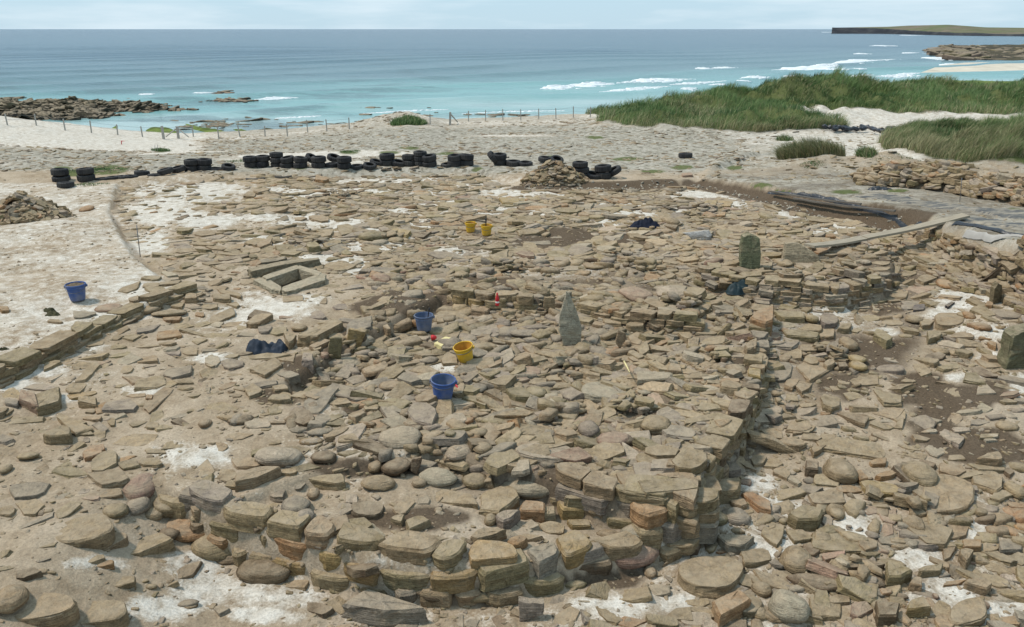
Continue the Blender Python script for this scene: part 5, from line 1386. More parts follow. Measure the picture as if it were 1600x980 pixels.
def bank_wall(line_xy, label, seed, n, q0, w0, w1, hgt=0.0, thick=1.0):
    """stones heaped along a line: laid over the ground's own slope between w0 (foot) and w1 (back), hgt above it in the middle"""
    P = np.asarray(line_xy, float)
    r = np.random.default_rng(seed)
    z0 = float(gheight(P[0][0], P[0][1], False))
    root = tag(empty('stone_wall', (P[0][0], P[0][1], z0)), label, 'stone wall')
    L = np.concatenate([[0], np.cumsum(np.linalg.norm(np.diff(P, axis=0), axis=1))])
    def at(s):
        e = 0.03 * L[-1]
        x, y = np.interp(s, L, P[:, 0]), np.interp(s, L, P[:, 1])
        dx = np.interp(s + e, L, P[:, 0]) - np.interp(s - e, L, P[:, 0]); dy = np.interp(s + e, L, P[:, 1]) - np.interp(s - e, L, P[:, 1])
        q = np.hypot(dx, dy); nx, ny = -dy / q, dx / q
        f = np.where(ny < 0, -1, 1)
        return x, y, nx * f, ny * f, np.arctan2(dy, dx)
    prof = lambda t: np.clip(np.minimum(t / 0.38, (1.0 - t) / 0.35), 0, 1) ** 0.75
    s = r.random(n) * L[-1]; t = r.random(n) ** 1.25
    x, y, nx, ny, yaw = at(s)
    w = w0 + (w1 - w0) * t
    ends = np.interp(s, [0, .15 * L[-1], L[-1]], [.35, 1, 1])
    z = gheight(x + nx * w, y + ny * w, False) + hgt * prof(t) * ends * (0.8 + 0.35 * vnoise(s * 1.3, s * 0 + seed)) * r.uniform(.9, 1.0, n) + 0.05
    q = q0 * (0.5 + 1.0 * r.random(n) ** 2)
    spots = [(x[i] + nx[i] * w[i], y[i] + ny[i] * w[i], z[i] + .25 * q[i], q[i], r.normal(0, .14), (.18 if t[i] < .5 else 0) + r.normal(0, .16), yaw[i] + r.normal(0, .4)) for i in range(n)]
    if hgt > 0:
        m, k = 40, 9
        S, T = np.meshgrid(np.linspace(0, L[-1], m), np.linspace(0, 1, k), indexing='ij')
        x, y, nx, ny, yaw = at(S)
        w = w0 + (w1 - w0) * T
        X, Y = x + nx * w, y + ny * w
        Z = gheight(X, Y, False) + hgt * 0.78 * prof(T) * np.interp(S, [0, .15 * L[-1], L[-1]], [.35, 1, 1]) - 0.06
        V = np.stack([X - P[0][0], Y - P[0][1], Z - z0], -1).reshape(-1, 3)
        F = [(i * k + j, (i + 1) * k + j, (i + 1) * k + j + 1, i * k + j + 1) for i in range(m - 1) for j in range(k - 1)]
        mesh_obj('core', V, F, M_SOIL, root, True)
    pile_stones(root, spots, r, 290)
    return root
bank_wall(poly_xy([(1405, 372), (1440, 393), (1500, 429), (1560, 463), (1640, 501), (1720, 545)]), 'thick dark stone bank at the trench side under the end of the plank', 41, 640, 0.15, -0.25, 0.62, 0.10)
bank_wall(hit([1340, 1400, 1452, 1500, 1540, 1580, 1670], [288, 291, 295, 303, 312, 318, 336])[:, :2], 'tumbled stone wall in front of the near grassy dune', 42, 900, 0.165, -0.2, 1.5, 0.72)
# the terraced edge of low stones on top of the reef
def reef_rocks():
    r = np.random.default_rng(77)
    x0, x1 = REEF_P[:, 0].min(), REEF_P[:, 0].max(); y0, y1 = REEF_P[:, 1].min(), REEF_P[:, 1].max()
    items = []
    N = 9000
    xs = r.uniform(x0, x1, N); ys = r.uniform(y0, y1, N)
    sd_ = sdist(xs, ys, REEF_P)
    hz = reef_h(xs, ys)
    k = 0
    order = np.argsort(-r.random(N))
    for i in order:
        if sd_[i] < -0.5 or hz[i] < SEA_Z - 0.1: continue
        q = 0.22 + 0.5 * r.random() ** 2
        high = sstep(-3.9, -2.6, hz[i])
        c = np.array((0.045, 0.042, 0.033)) * (1 - high) + np.array((0.24, 0.195, 0.115)) * high * (0.3 + .9 * r.random())
        c = np.clip(c, 0.02, 0.5)
        if k < 250 and high > 0.3:
            o = bpy.data.objects.new('rock', PROTO_ME[int(r.integers(0, 44))])
            o.location = (xs[i], ys[i], hz[i] + 0.1 * q); o.scale = (q * 1.3, q * .9, q * .6)
            o.rotation_euler = (*r.normal(0, .25, 2), r.random() * 6.28); o.color = (*[float(v) for v in c], 1)
            link(o, REEF); k += 1
        else:
            items.append((xs[i], ys[i], hz[i] + 0.1 * q, q * 1.2, q * .8, q * .5, r.random() * 6.28, *r.normal(0, .25, 2), c))
    joined('small_rocks', items, REEF)
    # rocks awash further out
    items = []
    for cx, cy, sx_, sy_, n in [(352, 153, 40, 5, 60), (350, 145, 16, 2, 16), (20, 154, 14, 4, 30), (480, 192, 200, 8, 40), (640, 180, 120, 5, 20), (800, 181, 90, 5, 12), (610, 168, 120, 2, 10), (330, 196, 60, 8, 40), (375, 158, 20, 2, 20)]:
        for _ in range(n):
            p = G(cx + r.normal(0, .5) * sx_, cy + r.normal(0, .5) * sy_, SEA_Z)
            q = 0.15 + 0.55 * r.random() ** 2.5
            c = np.array((0.05, 0.048, 0.035)) * (0.7 + r.random())
            if cy < 160 and cx > 300 and r.random() < .4: c = np.array((0.16, 0.11, 0.09))
            items.append((p[0], p[1], SEA_Z + 0.06 * q, q * 1.7, q * 1.0, q * .4, r.normal(0, .4), *r.normal(0, .1, 2), c))
    tag(joined('wave_washed_rocks', items, None), 'dark weedy rocks showing through the shallow water', kind='stuff')
reef_rocks()
def skerry_rocks():
    r = np.random.default_rng(78)
    items = []
    for _ in range(900):
        v = r.random(); px = 1460 + 220 * r.random() ** 1.1
        d = 262 + (470 - 262) * v
        if px < 1472 + 12 * r.random() and (v < .25 or v > .8): continue
        x = (px - CX0) / FPX * d * math.cos(PITCH)
        q = 1.0 + 2.6 * r.random() ** 2
        c = np.array([(0.035, 0.032, 0.03), (0.07, 0.056, 0.045), (0.09, 0.078, 0.04), (0.13, 0.10, 0.08), (0.02, 0.02, 0.02)][int(r.integers(0, 5))]) * (0.7 + .6 * r.random())
        edge = math.sin(math.pi * min(max(v, .05), .95)) * min(1, (px - 1455) / 30)
        items.append((x, d, SEA_Z + 0.1 + 0.9 * edge * r.random(), q * 1.8, q * 1.1, q * .35 + .6, r.normal(0, .4), *r.normal(0, .12, 2), c))
    tag(joined('skerry_rocks', items, None), 'weedy boulders strewn over the rock shelf in the bay', kind='stuff')
skerry_rocks()

# ---- breaking waves: ragged crests of foam
def foam(pts, width, hgt, seed):
    r = np.random.default_rng(seed)
    a = np.array(pts, float)
    W = G(a[:, 0], a[:, 1], SEA_Z + 0.1)
    L = np.concatenate([[0], np.cumsum(np.linalg.norm(np.diff(W, axis=0), axis=1))])
    dist = W[:, 1].mean()
    items = []
    n = int(np.clip(L[-1] * 9, 60, 700))
    for _ in range(n):
        s = L[-1] * r.random() ** 0.8 if r.random() < .5 else L[-1] * r.random()
        f = s / L[-1]
        tp = min(f, 1 - f) / 0.25
        tp = min(max(tp, 0.08), 1.0) * (0.35 + 0.9 * vnoise(s * 0.25, seed * 1.7))
        x, y = np.interp(s, L, W[:, 0]), np.interp(s, L, W[:, 1])
        v = abs(r.normal(0, .5)) - 0.1                       # foam trails behind on the shore side
        q = max(width * 0.10 * (0.4 + r.random()) * tp, 0.06 + dist * .0004)
        y2 = y - v * width * tp
        h = hgt * (0.40 if dist < 170 else .26) * tp * (0.5 + .7 * r.random()) * max(0.12, 1 - max(v, 0) * 1.6)
        items.append((x + v * width * .4, y2, SEA_Z + float(wave_swell(x, y2)) + h, q * 3.2, q * 1.1, h + .35, r.normal(0.5, .25), 0, 0, (0.75, 0.78, 0.79)))
    o = joined('breaking_wave', items, SEA, M_FOAM)
    del o['kind']
    return o
for i, (p, w_, h_) in enumerate(WAVES):
    foam(p, w_, h_, i + 3)
# ------------------------------------------------------------------ tyres, buckets, cloth, timber, fence
def lathe(prof, n=28, closed=False):
    V, F = [], []
    k = len(prof)
    for i in range(n):
        a = 2 * math.pi * i / n
        for (r, z) in prof: V.append((r * math.cos(a), r * math.sin(a), z))
    for i in range(n):
        for j in range(k if closed else k - 1):
            a, b = i * k + j, i * k + (j + 1) % k
            c, d = ((i + 1) % n) * k + (j + 1) % k, ((i + 1) % n) * k + j
            F.append((a, d, c, b))
    return V, F

def tube(path, rad, n=8):
    P = [Vector(p) for p in path]
    V, F = [], []
    for i, p in enumerate(P):
        t = (P[min(i + 1, len(P) - 1)] - P[max(i - 1, 0)]).normalized()
        a = t.orthogonal().normalized(); b = t.cross(a)
        R = rad[i] if hasattr(rad, '__len__') else rad
        for j in range(n):
            q = 2 * math.pi * j / n
            V.append(p + a * R * math.cos(q) + b * R * math.sin(q))
    for i in range(len(P) - 1):
        for j in range(n):
            a, b = i * n + j, i * n + (j + 1) % n
            F.append((a, b, b + n, a + n))
    V.append(P[0]); F += [((j + 1) % n, j, len(V) - 1) for j in range(n)]
    V.append(P[-1]); o = (len(P) - 1) * n; F += [(o + j, o + (j + 1) % n, len(V) - 1) for j in range(n)]
    return V, F

def box(x0, x1, y0, y1, z0, z1):
    V = [(x, y, z) for x in (x0, x1) for y in (y0, y1) for z in (z0, z1)]
    return V, [(0, 1, 3, 2), (4, 6, 7, 5), (0, 4, 5, 1), (2, 3, 7, 6), (0, 2, 6, 4), (1, 5, 7, 3)]

# a tyre: hollow ring, tread blocks cut round the crown, bulging side walls, bead
TR, TW = 0.29, 0.195
def tyre_mesh():
    n = 40
    prof = [(.56, .12), (.60, .0), (.72, -.03), (.88, .02), (.965, .10), (1.0, .22), (.992, .36), (1.0, .5), (.992, .64), (1.0, .78), (.965, .90), (.88, .98), (.72, 1.03), (.60, 1.0), (.56, .88), (.62, .84), (.86, .80), (.90, .5), (.86, .2), (.62, .16)]
    V, F = lathe([(r * TR, z * TW) for r, z in prof], n, True)
    k = len(prof)
    out = []
    for i, v in enumerate(V):
        j = i % k; s = (i // k) % 2
        f = 0.965 if (s and 4 <= j <= 10) else 1.0
        out.append((v[0] * f, v[1] * f, v[2]))
    me = bpy.data.meshes.new('old_tyre')
    me.from_pydata(out, [], F); me.materials.append(M_RUBBER)
    fix_normals(me)
    return me
TYRE = tyre_mesh()
# photograph column, foot row, number stacked, tilt in degrees, sunk, what sets the stack apart
TY = [(91, 286, 2, 0, 0, 'far seaward-end stack next to a flat lone tyre'), (97, 295, 1, 0, 0, 'LOW:black tyre lying flat just in front of the end stack'), (131, 284, 2, 0, 0, 'second stack from the end with the gap beyond it'),
      (157, 282, 1, 3, .11, 'FLAT'), (173, 280, 1, -3, .12, 'FLAT'), (186, 279, 1, 2, .12, 'FLAT'), (200, 278, 1, -2, .11, 'FLAT'), (219, 275, 1, 0, .03, 'LOW:single tyre alone between half buried ones and a leaning pair'), (240, 276, 1, 4, .12, 'FLAT'),
      (257, 275, 1, 12, -.04, 'first of a tilted pair left of two double stacks'), (276, 271, 1, 10, -.03, 'second of a tilted pair left of two double stacks'), (297, 268.5, 2, 0, 0, 'double stack touching a twin with a sandy top'), (316, 267.5, 2, 0, 0, 'double stack with pale sand on its top'),
      (335, 267.5, 1, 0, .09, 'FLAT'), (354, 267, 1, -12, -.02, 'tilted tyre just right of a sunken sand filled one'), (389, 263, 2, 0, 0, 'wide double stack standing at the left of the long middle run'), (409, 262, 2, 0, 0, 'second double stack of the long middle run'),
      (431, 262, 3, 0, 0, 'tallest stack in the left part of the long run'), (448, 263.5, 2, 8, 0, 'sagging double stack right of the three high stack'), (467, 264, 2, 0, 0, 'level double stack before the propped up tyre'), (484, 259, 1, -32, -.16, 'tyre propped up steeply between two stacks'),
      (497, 264, 2, 0, 0, 'double stack right of the propped up tyre'), (518, 263, 1, 0, 0, 'low tyre under a raised tilted one'), (522, 258, 1, -18, -.16, 'tilted tyre riding on a lower one in the long run'), (538, 264.5, 2, 0, 0, 'double stack left of two flat ones at mid run'),
      (556, 264, 1, 3, .06, 'FLAT'), (576, 265, 1, -8, .0, 'tyre lying half over its neighbour left of a plain double stack'), (588, 260, 1, -14, -.02, 'tyre leaning up to the plain double stack'), (604, 259.5, 2, 0, 0, 'plain double stack with clean straight sides'),
      (621, 260, 1, -10, 0, 'low tilted tyre right of the plain double stack'), (638, 260, 2, 4, 0, 'double stack left of the second three high stack'), (656, 260.5, 3, 0, 0, 'second three high stack at the end of the long run'), (672, 261.5, 2, 7, 0, 'last double stack of the long run'),
      (698, 261.5, 1, 0, .06, 'FLAT'), (711, 261, 2, 0, 0, 'left twin of two equal double stacks standing apart'), (728, 260.5, 2, 0, 0, 'right twin of two equal double stacks standing apart'), (769, 259, 1, -48, -.22, 'tyre leaning on edge against a double stack'),
      (781, 259, 2, 5, 0, 'double stack with a tyre leaning on it'), (802, 260, 1, 0, 0, 'single tyre between a leaning group and a green tinged one'), (821, 260.5, 1, 0, .02, 'LOW:flat tyre with green algae left of the stone heap'), (852, 256, 1, 3, -.06, 'first of two behind the stone heap'), (870, 257, 1, -10, -.05, 'second of two behind the stone heap'),
      (908, 280, 3, 0, 0, 'upright drum like stack of three nearest the stone heap'), (927, 280.5, 1, -8, 0, 'single low tyre right of the drum like stack'), (942, 280, 2, 3, 0, 'double stack between a low tyre and a leaning one'), (961, 279, 1, 28, -.14, 'tyre leaning out at the right hand end of the row'),
      (1072, 247.5, 1, 0, 0, 'LOW:lone black tyre far out on the grey shingle behind the trench')]
FLATS = {157: 'half buried tyre just right of the second stack from the seaward end', 173: 'half buried tyre, second of a run of four flat ones', 186: 'half buried tyre, third of a run of four flat ones', 200: 'half buried tyre, last of a run of four flat ones before a single raised tyre',
         240: 'half buried tyre against the foot of the first tilted pair', 335: 'sunken tyre filled with pale sand between a double stack and a tilted tyre', 556: 'low worn tyre between a double stack and two overlapping tyres', 698: 'half buried tyre at the left foot of two equal twin stacks'}
WORDS = {1: ['tyre'], 2: ['lower tyre', 'upper tyre'], 3: ['bottom tyre', 'middle tyre', 'top tyre']}
rt = np.random.default_rng(13)
first_t = True
tyh = hit([t[0] for t in TY], [t[1] for t in TY])
for (px, py, n, tilt, sunk, lab), B in zip(TY, tyh):
    for k in range(n):
        o = bpy.data.objects.new('old_tyre', TYRE)
        s = np.interp(px, [0, 400, 800, 1100], [0.94, 0.9, 0.95, 1.0]) * (0.96 + 0.08 * rt.random())
        if lab.startswith('drum'): pass
        o.scale = (s * rt.uniform(.95, 1.06), s * rt.uniform(.95, 1.06), s * (1.18 if n == 2 else 1.0) * rt.uniform(.93, 1.03))
        o.location = (B[0] + rt.normal(0, .015), B[1] + TR * .7 + rt.normal(0, .015), B[2] - sunk + k * TW * s * (1.2 if n == 2 else 1.02))
        o.rotation_euler = (rt.normal(0, .05), math.radians(-tilt), rt.random() * 6.28) if abs(tilt) < 6 else (rt.normal(0, .05) + 0.12, math.radians(-tilt), 0)
        link(o)
        if lab == 'FLAT': t_ = FLATS[px]
        elif lab.startswith('LOW:'): t_ = lab[4:]
        elif n == 1: t_ = lab.replace('first of', 'black tyre, first of').replace('second of', 'black tyre, second of') if 'of' in lab.split()[:2] else lab
        else: t_ = WORDS[n][k] + ' of the ' + lab
        tag(o, t_, 'tyre', 'old tyres weighting the edge of the trench')

# buckets ------------------------------------------------------------------
def bucket(px, py, wpx, mat, inner, label, tilt=(0, 0), fill=None, handle='down', rz=0.0):
    B = hit(px, py)[0]
    dep = (B - np.array([0, 0, CAMZ])) @ _fw
    R = wpx / 2 / (FPX / dep)
    root = empty('bucket', B + np.array([0, R * .75, 0.035]), rz)
    root.rotation_euler = (math.radians(tilt[0]), math.radians(tilt[1]), rz)
    tag(root, label, 'bucket', 'buckets left about the dig')
    Hh = 1.78 * R; r0 = 0.74 * R
    mesh_obj('body', *lathe([(0.0, .012), (r0 * .96, .0), (r0, .02)] + [(r0 + (R * .985 - r0) * t, Hh * t) for t in (.25, .5, .8, .93)] + [(R * .985, Hh * .97)], 36), mat, root, True)
    mesh_obj('lining', *lathe([(0.0, .03), (r0 * .93, .03), (R * .955, Hh * .97)], 36), inner, root, True)
    mesh_obj('rim', *lathe([(R * .955, Hh * .95), (R * .955, Hh), (R * 1.0, Hh * 1.012), (R * 1.045, Hh), (R * 1.05, Hh * .93), (R * 1.0, Hh * .92), (R * 1.0, Hh * .80), (R * 1.015, Hh * .79), (R * .975, Hh * .775)], 36), mat, root, True)
    for s in (-1, 1):
        V, F = box(s * R * 1.0 - .012, s * R * 1.0 + .024 * s + .004, -.022, .022, Hh * .80, Hh * .94)
        mesh_obj('handle_lug', V, F, mat, root)
    hp = []
    for i in range(17):
        a = math.pi * i / 16
        y = -math.sin(a) * R * 1.02
        drop = math.sin(a) * R * (0.20 if handle == 'rim' else 0.55)
        hp.append((math.cos(a) * R * 1.05, (y if handle != 'back' else -y) * (1.06), Hh * .88 - (drop if handle != 'back' else -0.02)))
    mesh_obj('handle', *tube(hp, .0045, 6), M_METAL, root, True)
    if fill:
        r = np.random.default_rng(int(px))
        V, F = [(0, 0, Hh * fill * 1.1)], []
        rr = r0 + (R - r0) * fill
        for k in range(1, 6):
            for j in range(22):
                a = j / 22 * 6.283; q = rr * .94 * k / 5
                V.append((q * math.cos(a), q * math.sin(a), Hh * fill * (1.1 - .1 * k / 5) + r.normal(0, .006)))
        F = [(0, 1 + j, 1 + (j + 1) % 22) for j in range(22)]
        for k in range(4):
            for j in range(22):
                a, b = 1 + k * 22 + j, 1 + k * 22 + (j + 1) % 22
                F.append((a, a + 22, b + 22, b))
        mesh_obj('soil', V, F, M_SOIL, root, True)
    return root, R, Hh
bucket(117, 474.5, 29, M_BLUE, M_BLUE, 'blue bucket brimming with soil alone on the bare sand outside the trench', fill=.93, rz=.3)
bk2 = bucket(662, 523, 29, M_FADED, M_FADED, 'faded blue bucket with a tool handle sticking out of it', (0, 0), fill=.55, handle='back')
bk3 = bucket(691, 632, 38, M_BLUE, M_FADED, 'nearest blue bucket, empty, with a small red tool beside it', (4, 3), handle='rim')
bucket(728, 571, 30, M_YELLOW, M_YELLIN, 'yellow bucket leaning over with a dirty orange inside', (9, -9), fill=.12, handle='rim', rz=-.15)
bk5 = bucket(735, 366, 17, M_YELLOW, M_YELLIN, 'far yellow bucket without a tool, partly hidden behind a stone slab', fill=.8)
bk6 = bucket(760, 371, 18, M_YELLOW, M_YELLIN, 'far yellow bucket with a dark tool handle standing in it', fill=.8)
def stick(root, R, Hh, dx, dy, lean, length, rad, label):
    base = Vector(root.location) + Vector((dx * R, dy * R, Hh * .55))
    top = Vector((lean[0], lean[1], 1)).normalized() * length
    o = mesh_obj('hand_trowel', *tube([(0, 0, 0), tuple(top * .5), tuple(top * .9), tuple(top)], [rad * .6, rad * .7, rad * 1.3, rad], 8), M_BLACKP, None, True)
    o.location = base
    V, F = box(-.035, .035, -.004, .004, -.10, .01)
    b = mesh_obj('blade', V, F, M_METAL, o)
    return tag(o, label, 'trowel')
stick(*bk2, .35, .1, (.18, -.02), .26, .011, 'dark tool handle sticking up from the faded blue bucket')
stick(*bk6, -.1, .0, (.02, 0), .30, .018, 'dark upright tool handle in the right far yellow bucket')

# crumpled cloth ------------------------------------------------------------
def cloth(px, py, spots, mat, name, label, cat, seed, folds=3.2, sc=1.0):
    """a crumpled heap: the upper envelope of soft lumps, cut by ridged folds. spots: dx,dy,rx,ry,h in metres"""
    B = hit(px, py)[0]
    n = 64
    R = max(max(abs(s[0]) + s[2], abs(s[1]) + s[3]) for s in spots) * 1.05
    g = np.linspace(-R, R, n)
    X, Y = np.meshgrid(g, g, indexing='ij')
    Z = np.full(X.shape, -0.06)
    for dx, dy, rx, ry, h in spots:
        q = ((X - dx) / rx) ** 2 + ((Y - dy) / ry) ** 2 + 0.22 * fbm(X * 6 + seed, Y * 6, 2)
        Z = np.maximum(Z, h * np.sqrt(np.clip(1 - q, 0, 1)) - 0.06 * (q > 1))
    a = fbm(X * folds * 2 + seed * 3, Y * folds * 2, 3)
    Z = Z * np.where(Z > 0, 0.85 + 0.45 * fbm(X * 5 + seed * 2, Y * 6, 3), 1)
    Z = np.where(Z > -0.05, Z * (1 - 0.55 * (1 - np.abs(a)) ** 5) - .05 * (1 - np.abs(fbm(X * folds * 4 + seed, Y * folds * 3 + 5, 2))) ** 4, Z)
    for _ in range(3):
        Z = (Z + np.roll(Z, 1, 0) + np.roll(Z, -1, 0) + np.roll(Z, 1, 1) + np.roll(Z, -1, 1)) / 5
    keep = Z > -0.05
    GZ = np.clip(gheight(B[0] + X, B[1] + Y, False), B[2] - .05, B[2] + .08)
    I = -np.ones(X.shape, int)
    V, F = [], []
    for i in range(n - 1):
        for j in range(n - 1):
            if keep[i:i + 2, j:j + 2].any():
                f = []
                for (p, q) in ((i, j), (i + 1, j), (i + 1, j + 1), (i, j + 1)):
                    if I[p, q] < 0:
                        I[p, q] = len(V)
                        x, y = X[p, q], Y[p, q]
                        V.append((x, y, Z[p, q] + GZ[p, q] - B[2] + 0.02))
                    f.append(I[p, q])
                F.append(tuple(f))
    o = mesh_obj(name, V, F, mat, None, True)
    o.location = Vector(B)
    return tag(o, label, cat)
ct = cloth(415, 549, [(-.14, .04, .18, .17, .22), (.02, .0, .30, .16, .15), (.20, .07, .14, .12, .27), (.08, .08, .2, .12, .2), (.0, -.07, .30, .11, .09)], M_SLATE, 'dark_coat', 'crumpled dark blue coat dropped on a flat slab beside the dug channel', 'coat', 2, 2.6)
cloth(1006, 355, [(-.14, 0, .26, .2, .2), (.02, .06, .26, .2, .29), (.10, -.02, .34, .18, .16)], M_NAVY, 'dark_coat', 'navy coat heaped on stones behind the pit of dark soil', 'coat', 5, 2.4)
kb = cloth(1157, 451, [(-.10, 0, .17, .14, .16), (.06, .02, .16, .12, .15), (.20, .05, .12, .06, .10)], M_TEAL, 'dark_bag', 'dark teal bag lying among stones below the mossy upright', 'bag', 8, 1.6)
cloth(80, 490, [(-.12, .16, .10, .10, .05), (0, .04, .10, .09, .04), (.10, -.10, .12, .07, .05), (.04, -.16, .07, .06, .03)], M_WEED, 'seaweed_clump', 'black ragged clump of dry seaweed on bare sand near a blue bucket', 'seaweed', 4, 4)
cloth(1382, 296, [(-.3, 0, .2, .15, .10), (.0, .0, .25, .15, .08)], M_TARP, 'polythene_scrap', 'black polythene scrap poking out at the foot of the tumbled stone wall', 'plastic scrap', 6, 3)
cloth(7, 548, [(0, 0, .08, .06, .05)], M_WEED, 'seaweed_clump', 'tiny dark seaweed lump on sand at the edge of the view', 'seaweed', 9, 4)

# red bottle standing on the inner wall
B = hit(777, 476)[0] + np.array([0, .1, 0.20])
def pt(px, py, z): return G(px, py, z)
zb = hit(776, 497)[0][2]
B = pt(777, 477.5, zb + 0.20)
bt = tag(empty('drink_bottle', B), 'small red drink bottle with a pale label standing on the inner wall', 'bottle')
mesh_obj('body', *lathe([(0, 0), (.034, .0), (.036, .02), (.030, .07), (.035, .11), (.033, .15), (.016, .20), (.014, .23), (0, .231)], 16), M_RED, bt, True)
mesh_obj('label', *lathe([(.0335, .055), (.0325, .07), (.0335, .085)], 16), M_WHITE, bt, True)
mesh_obj('cap', *lathe([(.0165, .215), (.0175, .22), (.0175, .238), (0, .24)], 12), M_RED, bt, True)
# red and white tool beside the blue bucket, red pouch, yellow board
def lying(name, p0, p1, rad, mat, label, cat, z0=.05, z1=.05, extra=None):
    a = hit(*p0)[0]; b = hit(*p1)[0]
    b = G(*p1, a[2] + z1); a = a + np.array([0, 0, z0])
    d = Vector(b - a)
    o = mesh_obj(name, *tube([(0, 0, 0), tuple(d * .35), tuple(d * .7), tuple(d)], [rad, rad * 1.1, rad * .8, rad * .5], 10), mat, None, True)
    o.location = Vector(a)
    if extra:
        q = mesh_obj(extra[0], *tube([tuple(d * .97), tuple(d * 1.35)], [rad * .55, rad * .4], 8), extra[1], o, True)
    return tag(o, label, cat)
lying('hand_brush', (708, 603), (716, 607), .018, M_RED, 'small red and white tool propped against the nearest blue bucket', 'hand tool', .08, .05, ('head', M_WHITE))
lying('tool_pouch', (674, 533), (682, 527), .045, M_RED, 'small dark red pouch between the faded bucket and the yellowed board', 'pouch', .06, .06)
lying('wooden_peg', (974, 585), (984, 582), .012, M_BOARD, 'short pale wooden peg lying on the biggest pale slab', 'peg', .22, .26)
tag(prism_px([(678, 536), (695, 526), (705, 527), (690, 541)], 0.06, 0.03, (0.62, 0.50, 0.24), None, 'clip_board', base_at=(688, 541)), 'flat yellowed board lying in front of the faded blue bucket', 'board')
bpy.data.objects[-1] if False else None
for o in [q for q in COL.objects if q.name.startswith('clip_board')]: o.data.materials[0] = M_BOARD
# thin steel pins
def pin(px, py, toppx, toppy, rad, mat, name, label, cat, flag=None):
    B = hit(px, py)[0]
    d = ray(toppx, toppy); T = d * (B[1] / d[1]) + np.array([0, 0, CAMZ])
    D = Vector(T - B)
    o = mesh_obj(name, *tube([(0, 0, -.1), tuple(D * .5), tuple(D)], rad, 6), mat, None, True)
    o.location = Vector(B)
    if flag:
        f = mesh_obj('flag', [tuple(D), tuple(D * .8), (D.x + flag, D.y - .02, D.z * .88), (D.x + flag * .5, D.y, D.z * 1.0)], [(0, 1, 2, 3)], M_RED, o)
        fm = f.modifiers.new('thick', 'SOLIDIFY'); fm.thickness = .01
    return tag(o, label, cat)
pin(219, 401, 213.5, 352, .010, M_METAL, 'survey_pin', 'thin dark survey pin standing upright by the trench edge', 'survey pin')
pin(1500, 316, 1503, 278, .008, M_METAL, 'survey_pin', 'thin dark pin in front of the tumbled stone wall', 'survey pin')
pin(190, 226, 189.5, 220, .02, M_RED, 'marker_flag', 'tiny red marker flag on the white sand dune', 'flag', .22)
for x in (242, 246): pin(x, 236, x, 226, .012, M_POST, 'wooden_stake', 'thin pale stake, one of a close pair by a bush on the shingle', 'stake').__setitem__('group', 'stakes by the bush')

# planks ---------------------------------------------------------------------
def plank(p0, p1, h0, h1, wid, th, mat, label, name='plank'):
    a = G(*p0, hit(*p0)[0][2] + h0); b = G(*p1, hit(*p1)[0][2] + h1)
    a, b = Vector(a), Vector(b)
    d = b - a; L = d.length
    n = 10
    V, F = [], []
    for i in range(n + 1):
        t = L * i / n; sag = -0.03 * math.sin(math.pi * i / n)
        for (y, z) in ((-wid / 2, 0), (wid / 2, 0), (wid / 2, th), (-wid / 2, th)):
            V.append((t, y + rt.normal(0, .003), z + sag + rt.normal(0, .002)))
    for i in range(n):
        for j in range(4):
            F.append((i * 4 + j, i * 4 + (j + 1) % 4, i * 4 + 4 + (j + 1) % 4, i * 4 + 4 + j))
    F += [(3, 2, 1, 0), (n * 4, n * 4 + 1, n * 4 + 2, n * 4 + 3)]
    o = mesh_obj(name, V, F, mat)
    fix_normals(o.data)
    o.location = a
    o.rotation_euler = d.to_track_quat('X', 'Z').to_euler()
    return tag(o, label, 'plank')
plank((1264, 386), (1352, 373), .24, .38, .26, .05, M_PLANK, 'grey weathered plank with its near end on the stones')
plank((1351, 373), (1509, 338), .40, .10, .26, .05, M_PLANK, 'long grey plank slanting up from the first plank onto the soil bank')
plank((1204, 300), (1345, 320), .05, .05, .07, .04, M_DARKWOOD, 'long dark timber lying along the edge of the soil bank')
plank((1240, 311), (1398, 331), .06, .04, .08, .04, M_DARKWOOD, 'second dark timber, nearer the trench, on the soil bank')
plank((430, 263 + 15), (456, 277), .03, .03, .10, .07, M_DARKWOOD, 'short dark board lying at the far edge of the stones')
plank((384, 281), (414, 279.5), .02, .02, .10, .06, M_DARKWOOD, 'reddish brown board half buried at the far trench edge')

